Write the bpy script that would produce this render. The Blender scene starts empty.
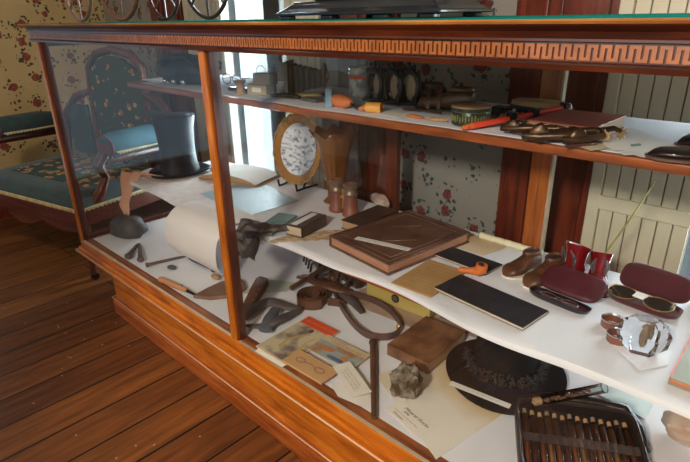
import bpy, math, random
from mathutils import Vector, Matrix, noise
C = bpy.context.scene.collection
SC = bpy.context.scene
pi = math.pi
def R(d): return math.radians(d)

# ------------------------------------------------------------------ camera (metres; floor z=0, case front glass y=0)
S = 1.38
CAM = Vector((1.5528*S, -.4891*S, .5975*S + .27))
yaw, pitch, roll, FPX = -.7674, .3899, -.0189, 524.03
_f = Vector((math.sin(yaw)*math.cos(pitch), math.cos(yaw)*math.cos(pitch), -math.sin(pitch)))
_r0 = Vector((math.cos(yaw), -math.sin(yaw), 0)); _u0 = _r0.cross(_f)
_r = math.cos(roll)*_r0 + math.sin(roll)*_u0; _u = -math.sin(roll)*_r0 + math.cos(roll)*_u0
cd = bpy.data.cameras.new('camera'); cam = bpy.data.objects.new('camera', cd); C.objects.link(cam)
cam.matrix_world = Matrix(((_r.x, _u.x, -_f.x, CAM.x), (_r.y, _u.y, -_f.y, CAM.y), (_r.z, _u.z, -_f.z, CAM.z), (0, 0, 0, 1)))
cd.sensor_width = 36; cd.lens = FPX*36/690; cd.clip_start = .02; SC.camera = cam
def _ray(px, py): return _f + (px-345)/FPX*_r - (py-231)/FPX*_u
def Z(px, py, z): d = _ray(px, py); return CAM + d*((z-CAM.z)/d.z)      # point of a photo pixel on a shelf of height z
def Y(px, py, y): d = _ray(px, py); return CAM + d*((y-CAM.y)/d.y)
def X(px, py, x): d = _ray(px, py); return CAM + d*((x-CAM.x)/d.x)
DZ, MZ, AZ, TZ = .272, .481, .868, 1.087

# ------------------------------------------------------------------ materials
def _nm(name):
    m = bpy.data.materials.new(name); m.use_nodes = True; nt = m.node_tree; nt.nodes.clear()
    o = nt.nodes.new('ShaderNodeOutputMaterial'); return m, nt, o
def N(nt, t, **k):
    n = nt.nodes.new('ShaderNode'+t)
    for a, b in k.items():
        if a.startswith('i_'): n.inputs[a[2:].replace('_', ' ')].default_value = b
        else: setattr(n, a, b)
    return n
def rgb(c): return (c[0], c[1], c[2], 1)
def ramp(nt, fac, stops):
    n = nt.nodes.new('ShaderNodeValToRGB'); nt.links.new(fac, n.inputs[0]); el = n.color_ramp.elements
    while len(el) < len(stops): el.new(.5)
    for e, (p, c) in zip(el, stops): e.position = p; e.color = rgb(c)
    return n
def mapping(nt, scale=(1, 1, 1), rot=(0, 0, 0), loc=(0, 0, 0), coord='Object'):
    tc = N(nt, 'TexCoord'); mp = N(nt, 'Mapping'); mp.inputs['Scale'].default_value = scale
    mp.inputs['Rotation'].default_value = rot; mp.inputs['Location'].default_value = loc
    nt.links.new(tc.outputs[coord], mp.inputs[0]); return mp
def mat(name, c1, c2=None, sc=12, rough=.6, metal=0, bump=.15, coat=0, sheen=0, spec=.5, stretch=(1, 1, 1), detail=4, lo=.3, hi=.7, bsc=None):
    m, nt, o = _nm(name); b = N(nt, 'BsdfPrincipled'); nt.links.new(b.outputs[0], o.inputs[0])
    mp = mapping(nt, stretch); nz = N(nt, 'TexNoise', i_Scale=sc, i_Detail=detail); nt.links.new(mp.outputs[0], nz.inputs['Vector'])
    c2 = c2 or tuple(x*.7 for x in c1)
    rp = ramp(nt, nz.outputs[0], [(lo, c2), (hi, c1)]); nt.links.new(rp.outputs[0], b.inputs['Base Color'])
    b.inputs['Roughness'].default_value = rough; b.inputs['Metallic'].default_value = metal
    b.inputs['Coat Weight'].default_value = coat; b.inputs['Sheen Weight'].default_value = sheen
    b.inputs['Specular IOR Level'].default_value = spec
    if bump:
        n2 = N(nt, 'TexNoise', i_Scale=bsc or sc*4, i_Detail=3); nt.links.new(mp.outputs[0], n2.inputs['Vector'])
        bp = N(nt, 'Bump', i_Strength=bump, i_Distance=.003); nt.links.new(n2.outputs[0], bp.inputs['Height']); nt.links.new(bp.outputs[0], b.inputs['Normal'])
    return m
def wood(name, c1, c2, c3, axis='x', sc=9, rough=.3, coat=.3):
    st = {'x': (.12, 1, 1), 'y': (1, .12, 1), 'z': (1, 1, .1)}[axis]
    m, nt, o = _nm(name); b = N(nt, 'BsdfPrincipled'); nt.links.new(b.outputs[0], o.inputs[0])
    mp = mapping(nt, st); nz = N(nt, 'TexNoise', i_Scale=sc*5, i_Detail=6, i_Roughness=.6, i_Distortion=.6); nt.links.new(mp.outputs[0], nz.inputs['Vector'])
    rp = ramp(nt, nz.outputs[0], [(.3, c3), (.5, c2), (.68, c1)]); nt.links.new(rp.outputs[0], b.inputs['Base Color'])
    b.inputs['Roughness'].default_value = rough; b.inputs['Coat Weight'].default_value = coat; b.inputs['Coat Roughness'].default_value = .15
    bp = N(nt, 'Bump', i_Strength=.12, i_Distance=.002); nt.links.new(nz.outputs[0], bp.inputs['Height']); nt.links.new(bp.outputs[0], b.inputs['Normal'])
    return m
def glassmat(name, tint=(1, 1, 1), gl=.5, rough=.02):
    m, nt, o = _nm(name); t = N(nt, 'BsdfTransparent'); t.inputs[0].default_value = rgb(tint)
    g = N(nt, 'BsdfGlossy'); g.inputs['Roughness'].default_value = rough; fr = N(nt, 'Fresnel', i_IOR=1.5)
    mx = N(nt, 'MixShader'); ml = N(nt, 'Math', operation='MULTIPLY'); ml.inputs[1].default_value = gl
    nt.links.new(fr.outputs[0], ml.inputs[0]); nt.links.new(ml.outputs[0], mx.inputs[0])
    nt.links.new(t.outputs[0], mx.inputs[1]); nt.links.new(g.outputs[0], mx.inputs[2]); nt.links.new(mx.outputs[0], o.inputs[0]); return m
def flowers(name, base, rose, leaf, sc=7.0, rough=.9, seed=0, r1=.16, leafsc=3.4, base2=None):
    """flower sprigs scattered on a plain ground: a rose at each cell centre with leaves round it"""
    m, nt, o = _nm(name); b = N(nt, 'BsdfPrincipled'); nt.links.new(b.outputs[0], o.inputs[0]); L = nt.links.new
    mp = mapping(nt, (sc, sc, sc), loc=(seed, seed*.7, seed*.3)); nz = N(nt, 'TexNoise', i_Scale=5.5, i_Detail=3); L(mp.outputs[0], nz.inputs['Vector'])
    ad = N(nt, 'VectorMath', operation='MULTIPLY_ADD'); L(nz.outputs['Color'], ad.inputs[0]); ad.inputs[1].default_value = (.22,)*3; L(mp.outputs[0], ad.inputs[2])
    v = N(nt, 'TexVoronoi', i_Scale=1.0, i_Randomness=.55); L(ad.outputs[0], v.inputs['Vector'])
    v2 = N(nt, 'TexVoronoi', i_Scale=leafsc, i_Randomness=1.0); L(ad.outputs[0], v2.inputs['Vector'])
    def lt(a, x):
        n = N(nt, 'Math', operation='LESS_THAN'); L(a, n.inputs[0]); n.inputs[1].default_value = x; return n.outputs[0]
    def mul(a, c):
        n = N(nt, 'Math', operation='MULTIPLY'); L(a, n.inputs[0]); L(c, n.inputs[1]); return n.outputs[0]
    near = lt(v.outputs['Distance'], .44); lf = mul(near, lt(v2.outputs['Distance'], .37)); rs = lt(v.outputs['Distance'], r1)
    n3 = N(nt, 'TexNoise', i_Scale=11); L(mp.outputs[0], n3.inputs['Vector'])
    rr = ramp(nt, n3.outputs[0], [(.42, tuple(x*.55 for x in rose)), (.6, rose)]); ll = ramp(nt, n3.outputs[0], [(.4, leaf), (.62, tuple(min(1, x*1.9) for x in leaf))])
    n4 = N(nt, 'TexNoise', i_Scale=.6); L(mp.outputs[0], n4.inputs['Vector']); bb = ramp(nt, n4.outputs[0], [(.35, base), (.65, base2 or base)])
    def mix(f, a, c):
        n = N(nt, 'Mix', data_type='RGBA'); L(f, n.inputs[0]); L(a, n.inputs[6]); L(c, n.inputs[7]); return n.outputs[2]
    L(mix(rs, mix(lf, bb.outputs[0], ll.outputs[0]), rr.outputs[0]), b.inputs['Base Color']); b.inputs['Roughness'].default_value = rough
    return m
def floormat():
    m, nt, o = _nm('floor_boards'); b = N(nt, 'BsdfPrincipled'); L = nt.links.new; L(b.outputs[0], o.inputs[0])
    mp = mapping(nt, (1, 1, 1), rot=(0, 0, R(90)), loc=(.1, -.035, 0))
    br = N(nt, 'TexBrick', offset=.37); L(mp.outputs[0], br.inputs['Vector'])
    for k, v in (('Scale', 1), ('Mortar Size', .0035), ('Brick Width', 1.9), ('Row Height', .137), ('Bias', 0), ('Mortar Smooth', .25)): br.inputs[k].default_value = v
    br.inputs['Color1'].default_value = rgb((.15, .045, .011)); br.inputs['Color2'].default_value = rgb((.27, .088, .020)); br.inputs['Mortar'].default_value = rgb((.006, .003, .002))
    m2 = mapping(nt, (9, .9, 1)); nz = N(nt, 'TexNoise', i_Scale=5, i_Detail=6, i_Distortion=.5); L(m2.outputs[0], nz.inputs['Vector'])
    rp = ramp(nt, nz.outputs[0], [(.3, (.45, .45, .45)), (.7, (1.15, 1.1, 1.0))])
    mx = N(nt, 'Mix', data_type='RGBA', blend_type='MULTIPLY'); mx.inputs[0].default_value = 1; L(br.outputs[0], mx.inputs[6]); L(rp.outputs[0], mx.inputs[7])
    m3 = mapping(nt, (1, 1, 1)); v = N(nt, 'TexVoronoi', i_Scale=24); L(m3.outputs[0], v.inputs['Vector'])
    n5 = N(nt, 'TexNoise', i_Scale=3); L(m3.outputs[0], n5.inputs['Vector'])
    a = N(nt, 'Math', operation='LESS_THAN'); a.inputs[1].default_value = .075; L(v.outputs['Distance'], a.inputs[0])
    g = N(nt, 'Math', operation='GREATER_THAN'); g.inputs[1].default_value = .54; L(n5.outputs[0], g.inputs[0])
    s = N(nt, 'Math', operation='MULTIPLY'); L(a.outputs[0], s.inputs[0]); L(g.outputs[0], s.inputs[1])
    mm = N(nt, 'Mix', data_type='RGBA'); L(s.outputs[0], mm.inputs[0]); L(mx.outputs[2], mm.inputs[6]); mm.inputs[7].default_value = rgb((.42, .30, .20))
    L(mm.outputs[2], b.inputs['Base Color']); b.inputs['Roughness'].default_value = .5
    bp = N(nt, 'Bump', i_Strength=.35, i_Distance=.004); L(br.outputs['Fac'], bp.inputs['Height']); bp.invert = True; L(bp.outputs[0], b.inputs['Normal'])
    b2 = N(nt, 'Bump', i_Strength=.25, i_Distance=.004); L(nz.outputs[0], b2.inputs['Height']); L(bp.outputs[0], b2.inputs['Normal']); L(b2.outputs[0], b.inputs['Normal'])
    return m
ORG = wood('golden_oak', (.66, .205, .018), (.50, .13, .009), (.28, .06, .005), 'x', rough=.28)
ORGZ = wood('golden_oak_upright', (.66, .21, .02), (.47, .13, .010), (.25, .06, .006), 'z', rough=.3)
BRN = wood('dark_moulding', (.105, .021, .006), (.065, .012, .004), (.03, .006, .003), 'x', rough=.28, coat=.5)
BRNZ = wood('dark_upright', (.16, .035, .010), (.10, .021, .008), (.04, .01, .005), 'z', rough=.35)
FRET = mat('fretwork_oak', (.36, .105, .02), (.22, .06, .012), sc=40, rough=.35, coat=.4)
FRETD = mat('fret_ground', (.03, .010, .005), sc=30, rough=.6)
MAHOG = wood('casing_mahogany', (.20, .036, .014), (.13, .022, .010), (.06, .011, .006), 'z', rough=.35)
SHELFW = wood('shelf_wood', (.42, .12, .025), (.27, .066, .015), (.12, .028, .008), 'x', rough=.35)
FELT = mat('green_felt', (.015, .22, .17), (.012, .16, .13), sc=30, rough=1, bump=.1, spec=0)
CREAM = mat('cream_paint', (.68, .62, .47), (.56, .50, .38), sc=3, rough=.5, bump=.03)
CREAMG = mat('groove_paint', (.26, .21, .14), sc=5, rough=.8)
GLASS = glassmat('case_glass', (.985, .99, .985), .13)
WGLASS = glassmat('window_glass', (.97, 1, 1), .5)
CLEAR = glassmat('clear_glass', (.93, .97, 1), 1.0, .01)
VIALG = glassmat('vial_glass', (.80, .66, .5), 1.0, .04)
CLOTH = mat('white_cloth', (.82, .82, .86), (.74, .73, .77), sc=5, rough=.85, bump=.25, bsc=14)
PAPER = mat('white_paper', (.82, .79, .75), (.72, .68, .62), sc=4, rough=.7, bump=.05)
CARD = mat('card_paper', (.84, .78, .68), (.78, .71, .6), sc=6, rough=.7, bump=.02)
OLDP = mat('aged_paper', (.50, .30, .12), (.36, .20, .07), sc=9, rough=.8, bump=.1)
TANP = mat('tan_paper', (.68, .55, .36), (.55, .40, .23), sc=7, rough=.8, bump=.1)
INK = mat('ink', (.07, .05, .06), rough=.7, bump=0)
INKR = mat('sepia_ink', (.23, .10, .08), rough=.7, bump=0)
LEA = mat('brown_leather', (.13, .055, .028), (.06, .026, .015), sc=18, rough=.5, bump=.5)
LEAD = mat('dark_leather', (.055, .035, .028), (.02, .013, .012), sc=16, rough=.55, bump=.5)
LEAG = mat('grey_leather', (.10, .085, .08), (.045, .04, .045), sc=12, rough=.6, bump=.4)
COVER = mat('old_book_cover', (.26, .11, .055), (.12, .05, .03), sc=14, rough=.6, bump=.4)
COVERD = mat('dark_book_cover', (.085, .045, .03), (.035, .02, .016), sc=14, rough=.5, bump=.3)
PAGES = mat('page_edges', (.50, .33, .19), (.33, .19, .10), sc=8, rough=.8, bump=.3, stretch=(1, 1, 25))
PAGEP = mat('pale_page_edges', (.62, .50, .36), (.45, .33, .22), sc=8, rough=.8, bump=.3, stretch=(1, 1, 25))
PAGER = mat('reddish_page_edges', (.60, .23, .12), (.42, .15, .08), sc=8, rough=.7, bump=.3, stretch=(1, 1, 25))
BLACK = mat('black_cloth_cover', (.028, .027, .032), (.014, .013, .018), sc=40, rough=.55, bump=.3)
BFELT = mat('black_felt', (.007, .006, .007), (.003, .003, .004), sc=20, rough=.9, bump=.2, spec=.25)
BSILK = mat('black_silk', (.010, .014, .022), (.005, .007, .012), sc=8, rough=.45, bump=.1, spec=.4)
BIRON = mat('black_iron', (.025, .022, .025), (.01, .009, .01), sc=18, rough=.32, metal=.5, bump=.3)
BLAQ = mat('black_lacquer', (.014, .014, .020), sc=6, rough=.2, bump=.02, coat=.5)
BRONZ = mat('dark_bronze', (.12, .06, .026), (.03, .02, .012), sc=22, rough=.35, metal=.5, bump=.4)
GOLD = mat('gold_edge', (.80, .52, .20), (.55, .30, .08), sc=10, rough=.3, metal=.8, bump=.1)
BRASS = mat('brass', (.72, .50, .22), (.45, .28, .10), sc=16, rough=.35, metal=.8, bump=.1)
SILV = mat('silver', (.75, .76, .80), (.5, .5, .55), sc=12, rough=.25, metal=.9, bump=.1)
RUST = mat('rusty_iron', (.16, .10, .075), (.07, .045, .04), sc=25, rough=.75, bump=.6)
CORK = mat('cork', (.50, .30, .14), (.33, .18, .08), sc=60, rough=.9, bump=.5)
MAROON = mat('maroon_leather', (.10, .018, .026), (.055, .009, .014), sc=20, rough=.5, bump=.3)
MARV = mat('maroon_velvet', (.085, .008, .014), (.045, .004, .008), sc=12, rough=.9, bump=.1, sheen=.3)
REDP = mat('red_patent', (.27, .010, .014), (.13, .005, .008), sc=8, rough=.16, bump=.1, coat=.8)
ORANGE = mat('orange_clay', (.72, .20, .05), (.55, .13, .03), sc=12, rough=.4, bump=.1)
YEL = mat('yellow_wood', (.55, .42, .13), (.42, .30, .08), sc=8, rough=.5, bump=.1, stretch=(.2, 1, 1))
TEAL = mat('teal_cloth', (.22, .38, .34), (.15, .27, .24), sc=20, rough=.7, bump=.2)
STONE = mat('pale_stone', (.62, .58, .50), (.30, .24, .18), sc=16, rough=.8, bump=.7)
BEIGE = mat('beige_block', (.50, .40, .26), (.38, .29, .17), sc=10, rough=.8, bump=.2)
BLUE = mat('blue_print', (.24, .42, .55), (.16, .26, .33), sc=6, rough=.4, bump=.05)
REDC = mat('red_print', (.80, .10, .03), (.70, .07, .02), sc=8, rough=.5, bump=.02)
TEALV = mat('settee_fabric', (.030, .060, .060), (.018, .036, .038), sc=20, rough=.85, bump=.2, sheen=.2)
BURG = mat('burgundy_velvet', (.17, .014, .040), (.10, .01, .024), sc=14, rough=.7, bump=.1, sheen=.3)
SETW = wood('settee_wood', (.17, .035, .012), (.10, .02, .008), (.04, .01, .005), 'x', rough=.3)
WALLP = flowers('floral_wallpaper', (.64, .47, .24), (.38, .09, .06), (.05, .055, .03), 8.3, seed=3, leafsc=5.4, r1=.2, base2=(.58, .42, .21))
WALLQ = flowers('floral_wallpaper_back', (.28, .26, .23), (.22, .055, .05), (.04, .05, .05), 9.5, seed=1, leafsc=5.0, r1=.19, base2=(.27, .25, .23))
TAPES = flowers('needlepoint', (.045, .055, .035), (.52, .17, .07), (.34, .24, .10), 17, seed=5, r1=.26, leafsc=1.7)
SEATF = flowers('needlepoint_seat', (.035, .065, .065), (.55, .22, .10), (.40, .28, .08), 14, seed=2, r1=.3, leafsc=2.4)
PLAST = mat('plaster', (.62, .52, .38), sc=2, rough=.9, bump=.05)

# ------------------------------------------------------------------ mesh helper
class M:
    def __init__(s): s.v = []; s.f = []; s.T = None
    def add(s, v, f):
        o = len(s.v)
        if s.T: v = [s.T @ Vector(p) for p in v]
        s.v += [tuple(p) for p in v]; s.f += [tuple(i+o for i in q) for q in f]; return s
    def b(s, x0, x1, y0, y1, z0, z1):
        return s.add([(x0, y0, z0), (x1, y0, z0), (x1, y1, z0), (x0, y1, z0), (x0, y0, z1), (x1, y0, z1), (x1, y1, z1), (x0, y1, z1)],
                     [(0, 3, 2, 1), (4, 5, 6, 7), (0, 1, 5, 4), (1, 2, 6, 5), (2, 3, 7, 6), (3, 0, 4, 7)])
    def loft(s, rings, cap=True, closed=False):
        n = len(rings[0]); v = [p for r in rings for p in r]; f = []; m = len(rings)
        for i in range(m if closed else m-1):
            j = (i+1) % m
            for k in range(n): l = (k+1) % n; f.append((i*n+k, i*n+l, j*n+l, j*n+k))
        if cap and not closed: f += [tuple(reversed(range(n))), tuple(range((m-1)*n, m*n))]
        return s.add(v, f)
    def tube(s, pts, r, n=10, closed=False, cap=True, flat=1.0):
        pts = [Vector(p) for p in pts]; m = len(pts); rs = r if isinstance(r, (list, tuple)) else [r]*m; rings = []; prev = None
        for i, p in enumerate(pts):
            a = pts[(i-1) % m] if (closed or i > 0) else p; b = pts[(i+1) % m] if (closed or i < m-1) else p
            t = (b-a).normalized()
            if prev is None:
                ref = Vector((0, 0, 1)) if abs(t.z) < .9 else Vector((1, 0, 0)); u = (ref-t*ref.dot(t)).normalized()
            else: u = (prev-t*prev.dot(t)).normalized()
            prev = u; w = t.cross(u)
            rings.append([p + u*rs[i]*flat*math.cos(2*pi*k/n) + w*rs[i]*math.sin(2*pi*k/n) for k in range(n)])
        return s.loft(rings, cap, closed)
    def cyl(s, p0, p1, r0, r1=None, n=20): return s.tube([p0, p1], [r0, r0 if r1 is None else r1], n)
    def lathe(s, prof, n=28, c=(0, 0, 0), fn=None, cap=True):
        rings = []
        for r, z in prof:
            rg = []
            for k in range(n):
                a = 2*pi*k/n; rr, zz = fn(r, z, a) if fn else (r, z); rg.append((c[0]+rr*math.cos(a), c[1]+rr*math.sin(a), c[2]+zz))
            rings.append(rg)
        return s.loft(rings, cap)
    def ell(s, c, rad, n=20, m=12, amp=0, fq=3, seed=0, cut=None):
        rings = []
        for i in range(m+1):
            th = max(.04, min(pi-.04, pi*i/m)); rg = []
            for k in range(n):
                a = 2*pi*k/n; d = Vector((math.sin(th)*math.cos(a), math.sin(th)*math.sin(a), -math.cos(th)))
                q = 1+(amp*(noise.noise(d*fq+Vector((seed, seed*1.7, 0)))+.5*noise.noise(d*fq*2.3+Vector((seed, 0, 5)))) if amp else 0)
                z = c[2]+d.z*rad[2]*q
                if cut is not None: z = max(z, cut)
                rg.append((c[0]+d.x*rad[0]*q, c[1]+d.y*rad[1]*q, z))
            rings.append(rg)
        return s.loft(rings)
    def prism(s, poly, z0, z1):
        n = len(poly); a = sum(poly[i][0]*poly[(i+1) % n][1]-poly[(i+1) % n][0]*poly[i][1] for i in range(n))
        if a < 0: poly = poly[::-1]
        return s.add([(p[0], p[1], z0) for p in poly]+[(p[0], p[1], z1) for p in poly],
                     [tuple(reversed(range(n))), tuple(range(n, 2*n))]+[(i, (i+1) % n, n+(i+1) % n, n+i) for i in range(n)])
    def ribbon(s, pts, w, t=.003, up=(0, 0, 1)):
        """a strap: path is the middle of its lower edge, w its width along UP"""
        pts = [Vector(p) for p in pts]; rings = []
        for i, p in enumerate(pts):
            d = (pts[min(i+1, len(pts)-1)]-pts[max(i-1, 0)]).normalized(); upv = Vector(up[i]) if isinstance(up, list) else Vector(up); sd = d.cross(upv).normalized()*t/2
            rings.append([p-sd, p+sd, p+sd+upv*w, p-sd+upv*w])
        return s.loft(rings)
    def sheet(s, fn, nu, nv, t=.001):
        P = [[Vector(fn(i/nu, j/nv)) for j in range(nv+1)] for i in range(nu+1)]; v = []; f = []; w = nv+1
        for i in range(nu+1):
            for j in range(nv+1): v.append(P[i][j])
        o = len(v)
        for i in range(nu+1):
            for j in range(nv+1):
                a = P[min(i+1, nu)][j]-P[max(i-1, 0)][j]; b = P[i][min(j+1, nv)]-P[i][max(j-1, 0)]; v.append(P[i][j]-a.cross(b).normalized()*t)
        for i in range(nu):
            for j in range(nv):
                q = (i*w+j, (i+1)*w+j, (i+1)*w+j+1, i*w+j+1); f.append(q); f.append(tuple(o+k for k in reversed(q)))
        for i in range(nu): f.append((i*w, o+i*w, o+(i+1)*w, (i+1)*w)); f.append(((i+1)*w+nv, o+(i+1)*w+nv, o+i*w+nv, i*w+nv))
        for j in range(nv): f.append((j+1, o+j+1, o+j, j)); f.append((nu*w+j, o+nu*w+j, o+nu*w+j+1, nu*w+j+1))
        return s.add(v, f)
    def build(s, name, m, parent=None, smooth=False, bevel=0, sub=0, loc=None):
        me = bpy.data.meshes.new(name); me.from_pydata(s.v, [], s.f); me.update(); me.materials.append(m)
        o = bpy.data.objects.new(name, me); C.objects.link(o)
        if loc is not None: o.location = loc
        if parent: o.parent = parent
        if smooth:
            for p in me.polygons: p.use_smooth = True
            me.set_sharp_from_angle(angle=R(50))
        if bevel: bm = o.modifiers.new('bevel', 'BEVEL'); bm.width = bevel; bm.segments = 2; bm.limit_method = 'ANGLE'
        if sub: sm = o.modifiers.new('sub', 'SUBSURF'); sm.levels = sm.render_levels = sub
        return o
def thing(name, label, cat, loc=(0, 0, 0), rz=0, group=None):
    o = bpy.data.objects.new(name, None); C.objects.link(o); o.location = loc; o.rotation_euler = (0, 0, rz); o.empty_display_size = .02
    o['label'] = label; o['category'] = cat
    if group: o['group'] = group
    return o
def tag(o, label, cat, group=None):
    o['label'] = label; o['category'] = cat
    if group: o['group'] = group
    return o
def struct(o): o['kind'] = 'structure'; return o
def solo(m, name, mt, label, cat, loc=(0, 0, 0), rz=0, group=None, **k):
    o = m.build(name, mt, None, **k); o.location = loc; o.rotation_euler = (0, 0, rz); return tag(o, label, cat, group)
def rect(a, b, c, z):
    """box footprint from three photo pixels on the shelf of height z: centre, angle of AB, |AB|, width towards C"""
    A, B, D = (Z(*q, z) for q in (a, b, c)); u = (B-A); L = u.length; u.normalize(); n = Vector((-u.y, u.x, 0)); w = (D-A).dot(n)
    ce = A+u*L/2+n*w/2; return ce, math.atan2(u.y, u.x), L, abs(w), (1 if w > 0 else -1)
def lettering(txt, size, loc, parent, m=None, rz=0, shear=.25, rot=None, name='lettering', align='CENTER'):
    cu = bpy.data.curves.new('t', 'FONT'); cu.body = txt; cu.size = size; cu.shear = shear; cu.align_x = align; cu.align_y = 'CENTER'; cu.extrude = .0001
    to = bpy.data.objects.new('t', cu); C.objects.link(to); dg = bpy.context.evaluated_depsgraph_get(); me = bpy.data.meshes.new_from_object(to.evaluated_get(dg))
    bpy.data.objects.remove(to); me.materials.clear(); me.materials.append(m or INK); o = bpy.data.objects.new(name, me); C.objects.link(o)
    o.location = loc; o.rotation_euler = rot or (0, 0, rz); o.parent = parent; return o
def scribble(parent, lines, z, m=INK, seed=1, name='handwriting', w=.0005):
    """rows of pen strokes too small to read: (x0, y, length, height)"""
    rnd = random.Random(seed); mm = M()
    for x0, y, ln, h in lines:
        x = x0
        while x < x0+ln:
            wd = rnd.uniform(3, 7)*h*.5; pts = []; k = max(4, int(wd/h*3.4))
            for i in range(k+1): pts.append((x+wd*i/k+rnd.uniform(-.15, .15)*h, y+(h*.5 if i % 2 else -h*.5)*rnd.uniform(.4, 1.1), z))
            mm.ribbon(pts, .00015, w); x += wd+h*.7
    return mm.build(name, m, parent)
def book(name, label, fp, z, T, cov, pag, spine='-x', lab=None, cat='book', group=None, cover_t=.003, over=.003, rib=False):
    ce, a, L, W, sg = fp; o = thing(name, label, cat, (ce.x, ce.y, z+.0003), a, group); x, y = L/2, W/2; m = M()
    m.b(-x, x, -y, y, 0, cover_t); m.b(-x, x, -y, y, T-cover_t, T); sx0, sx1, sy0, sy1 = -x+over, x-over, -y+over, y-over
    if spine == '-x': m.b(-x, -x+cover_t, -y, y, 0, T); sx0 = -x+cover_t
    if spine == '+x': m.b(x-cover_t, x, -y, y, 0, T); sx1 = x-cover_t
    if spine == '-y': m.b(-x, x, -y, -y+cover_t, 0, T); sy0 = -y+cover_t
    if spine == '+y': m.b(-x, x, y-cover_t, y, 0, T); sy1 = y-cover_t
    m.build('cover', cov, o, bevel=.0012)
    M().b(sx0, sx1, sy0, sy1, cover_t, T-cover_t).build('page_block', pag, o)
    return o

# ------------------------------------------------------------------ room
XL, XR, YB, YF, ZC = -1.42, 3.3, .87, -2.4, 2.7
struct(M().b(XL-.1, XR+.1, YF-.1, YB+.14, -.05, 0).build('floor', floormat()))
struct(M().b(XL-.1, XR+.1, YF-.1, YB+.1, ZC, ZC+.1).build('ceiling', PLAST))
# back wall with two windows
W1 = (-.46, .67); W2 = (1.67, 2.6); SILL, HEAD = .14, 2.25
m = M()
for x0, x1 in ((XL-.1, W1[0]), (W1[1], W2[0]), (W2[1], XR+.1)): m.b(x0, x1, YB, YB+.14, 0, ZC)
for w in (W1, W2): m.b(w[0], w[1], YB, YB+.14, 0, SILL); m.b(w[0], w[1], YB, YB+.14, HEAD, ZC)
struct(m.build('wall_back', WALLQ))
# left wall with a window behind the viewer's left shoulder
W3 = (-2.3, -.36); m = M(); m.b(XL-.12, XL, YF, W3[0], 0, ZC); m.b(XL-.12, XL, W3[1], YB, 0, ZC); m.b(XL-.12, XL, W3[0], W3[1], 0, .12); m.b(XL-.12, XL, W3[0], W3[1], 2.2, ZC)
struct(m.build('wall_left', WALLP))
struct(M().b(XR, XR+.1, YF, YB, 0, ZC).build('wall_right', PLAST)); m = M(); m.b(XL, .6, YF-.1, YF, 0, ZC); m.b(2.4, XR, YF-.1, YF, 0, ZC); m.b(.6, 2.4, YF-.1, YF, 0, .8); m.b(.6, 2.4, YF-.1, YF, 2.2, ZC)  # front wall opening is made up to admit the fill light
struct(m.build('wall_front', PLAST))
def window(n, w, y0, sash):
    o = bpy.data.objects.new('window_%d' % n, None); C.objects.link(o); struct(o)
    m = M(); a, b = w; t = .045
    m.b(a, a+t, y0+.02, y0+.08, SILL, HEAD); m.b(b-t, b, y0+.02, y0+.08, SILL, HEAD); m.b(a, b, y0+.02, y0+.08, SILL, SILL+t); m.b(a, b, y0+.02, y0+.08, HEAD-t, HEAD)
    m.build('window_frame', CREAM, o)
    M().b(a+t, b-t, y0+.05, y0+.054, SILL+t, HEAD-t).build('pane', WGLASS, o)
    return o
w1 = window(1, W1, YB, 0); w2 = window(2, W2, YB, 0)
M().b(.175, .285, YB+.005, YB+.05, SILL+.045, HEAD-.045).build('mullion', mat('dark_green_stile', (.035, .032, .024), rough=.5), w1, bevel=.004)
M().b(.10, .29, YB-.02, YB+.004, 1.0, 1.035).build('sash_latch', mat('dark_green_iron', (.02, .04, .038), rough=.4), w1, bevel=.006)
# shutter leaves: tongue-and-groove boards
def shutter(parent, x0, x1, z0, z1, y, n, rails=()):
    m = M(); g = M(); w = (x1-x0)/n; g.b(x0, x1, y, y+.008, z0, z1)
    for i in range(n): m.b(x0+i*w+.0016, x0+(i+1)*w-.0016, y-.008, y, z0, z1)
    for r in rails: m.b(x0-.002, x1+.002, y-.02, y-.008, r-.02, r+.02)
    s = m.build('shutter_boards', CREAM, parent, bevel=.002); g.build('shutter_back', CREAMG, s)
shutter(w1, -.455, -.245, SILL+.01, HEAD-.01, YB-.005, 4)
shutter(w1, .335, .56, SILL+.01, HEAD-.01, YB-.005, 5)
M().b(.56, .66, YB-.03, YB+.01, SILL, HEAD).build('shutter_jamb', mat('grey_paint', (.34, .33, .30), rough=.6), w1)
M().b(-.075, -.02, YB+.0, YB+.04, SILL, HEAD).build('shutter_edge', mat('bluegrey_paint', (.36, .46, .52), rough=.6), w1)
cu = M().sheet(lambda u, v: (-.245+.13*u, YB-.02+.012*math.sin(u*19), SILL+.01+v*1.9), 26, 4, .001)
cu.build('lace_curtain', mat('lace', (.62, .55, .45), (.5, .44, .36), sc=60, rough=.9), w1, smooth=True)
# window 2 shutter: wide panel with grooved boards and a cross rail
sx0 = Y(614, 130, YB-.01).x
M().b(1.655, sx0, YB-.03, YB-.002, .25, HEAD).build('shutter_stile', CREAM, w2, bevel=.003)
shutter(w2, sx0, 1.915, .25, HEAD, YB-.01, 6, (Y(652, 212, YB-.02).z,))
m = M()
for x0, x1 in ((W1[0]-.31, W1[0]), (W1[1], W1[1]+.27), (1.375, 1.655), (2.6, 2.8)):
    m.b(x0, x1, YB-.025, YB, .12, 2.4); m.b(x0+.02, x0+.1, YB-.04, YB-.025, .12, 2.4); m.b(x1-.1, x1-.02, YB-.04, YB-.025, .12, 2.4); m.b(x0+.125, x0+.14, YB-.036, YB-.025, .12, 2.4)
for a, b in ((W1[0]-.31, W1[1]+.27), (1.375, 2.8)): m.b(a, b, YB-.05, YB, 2.26, 2.5)
struct(m.build('trim_1', MAHOG, bevel=.003))
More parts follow.
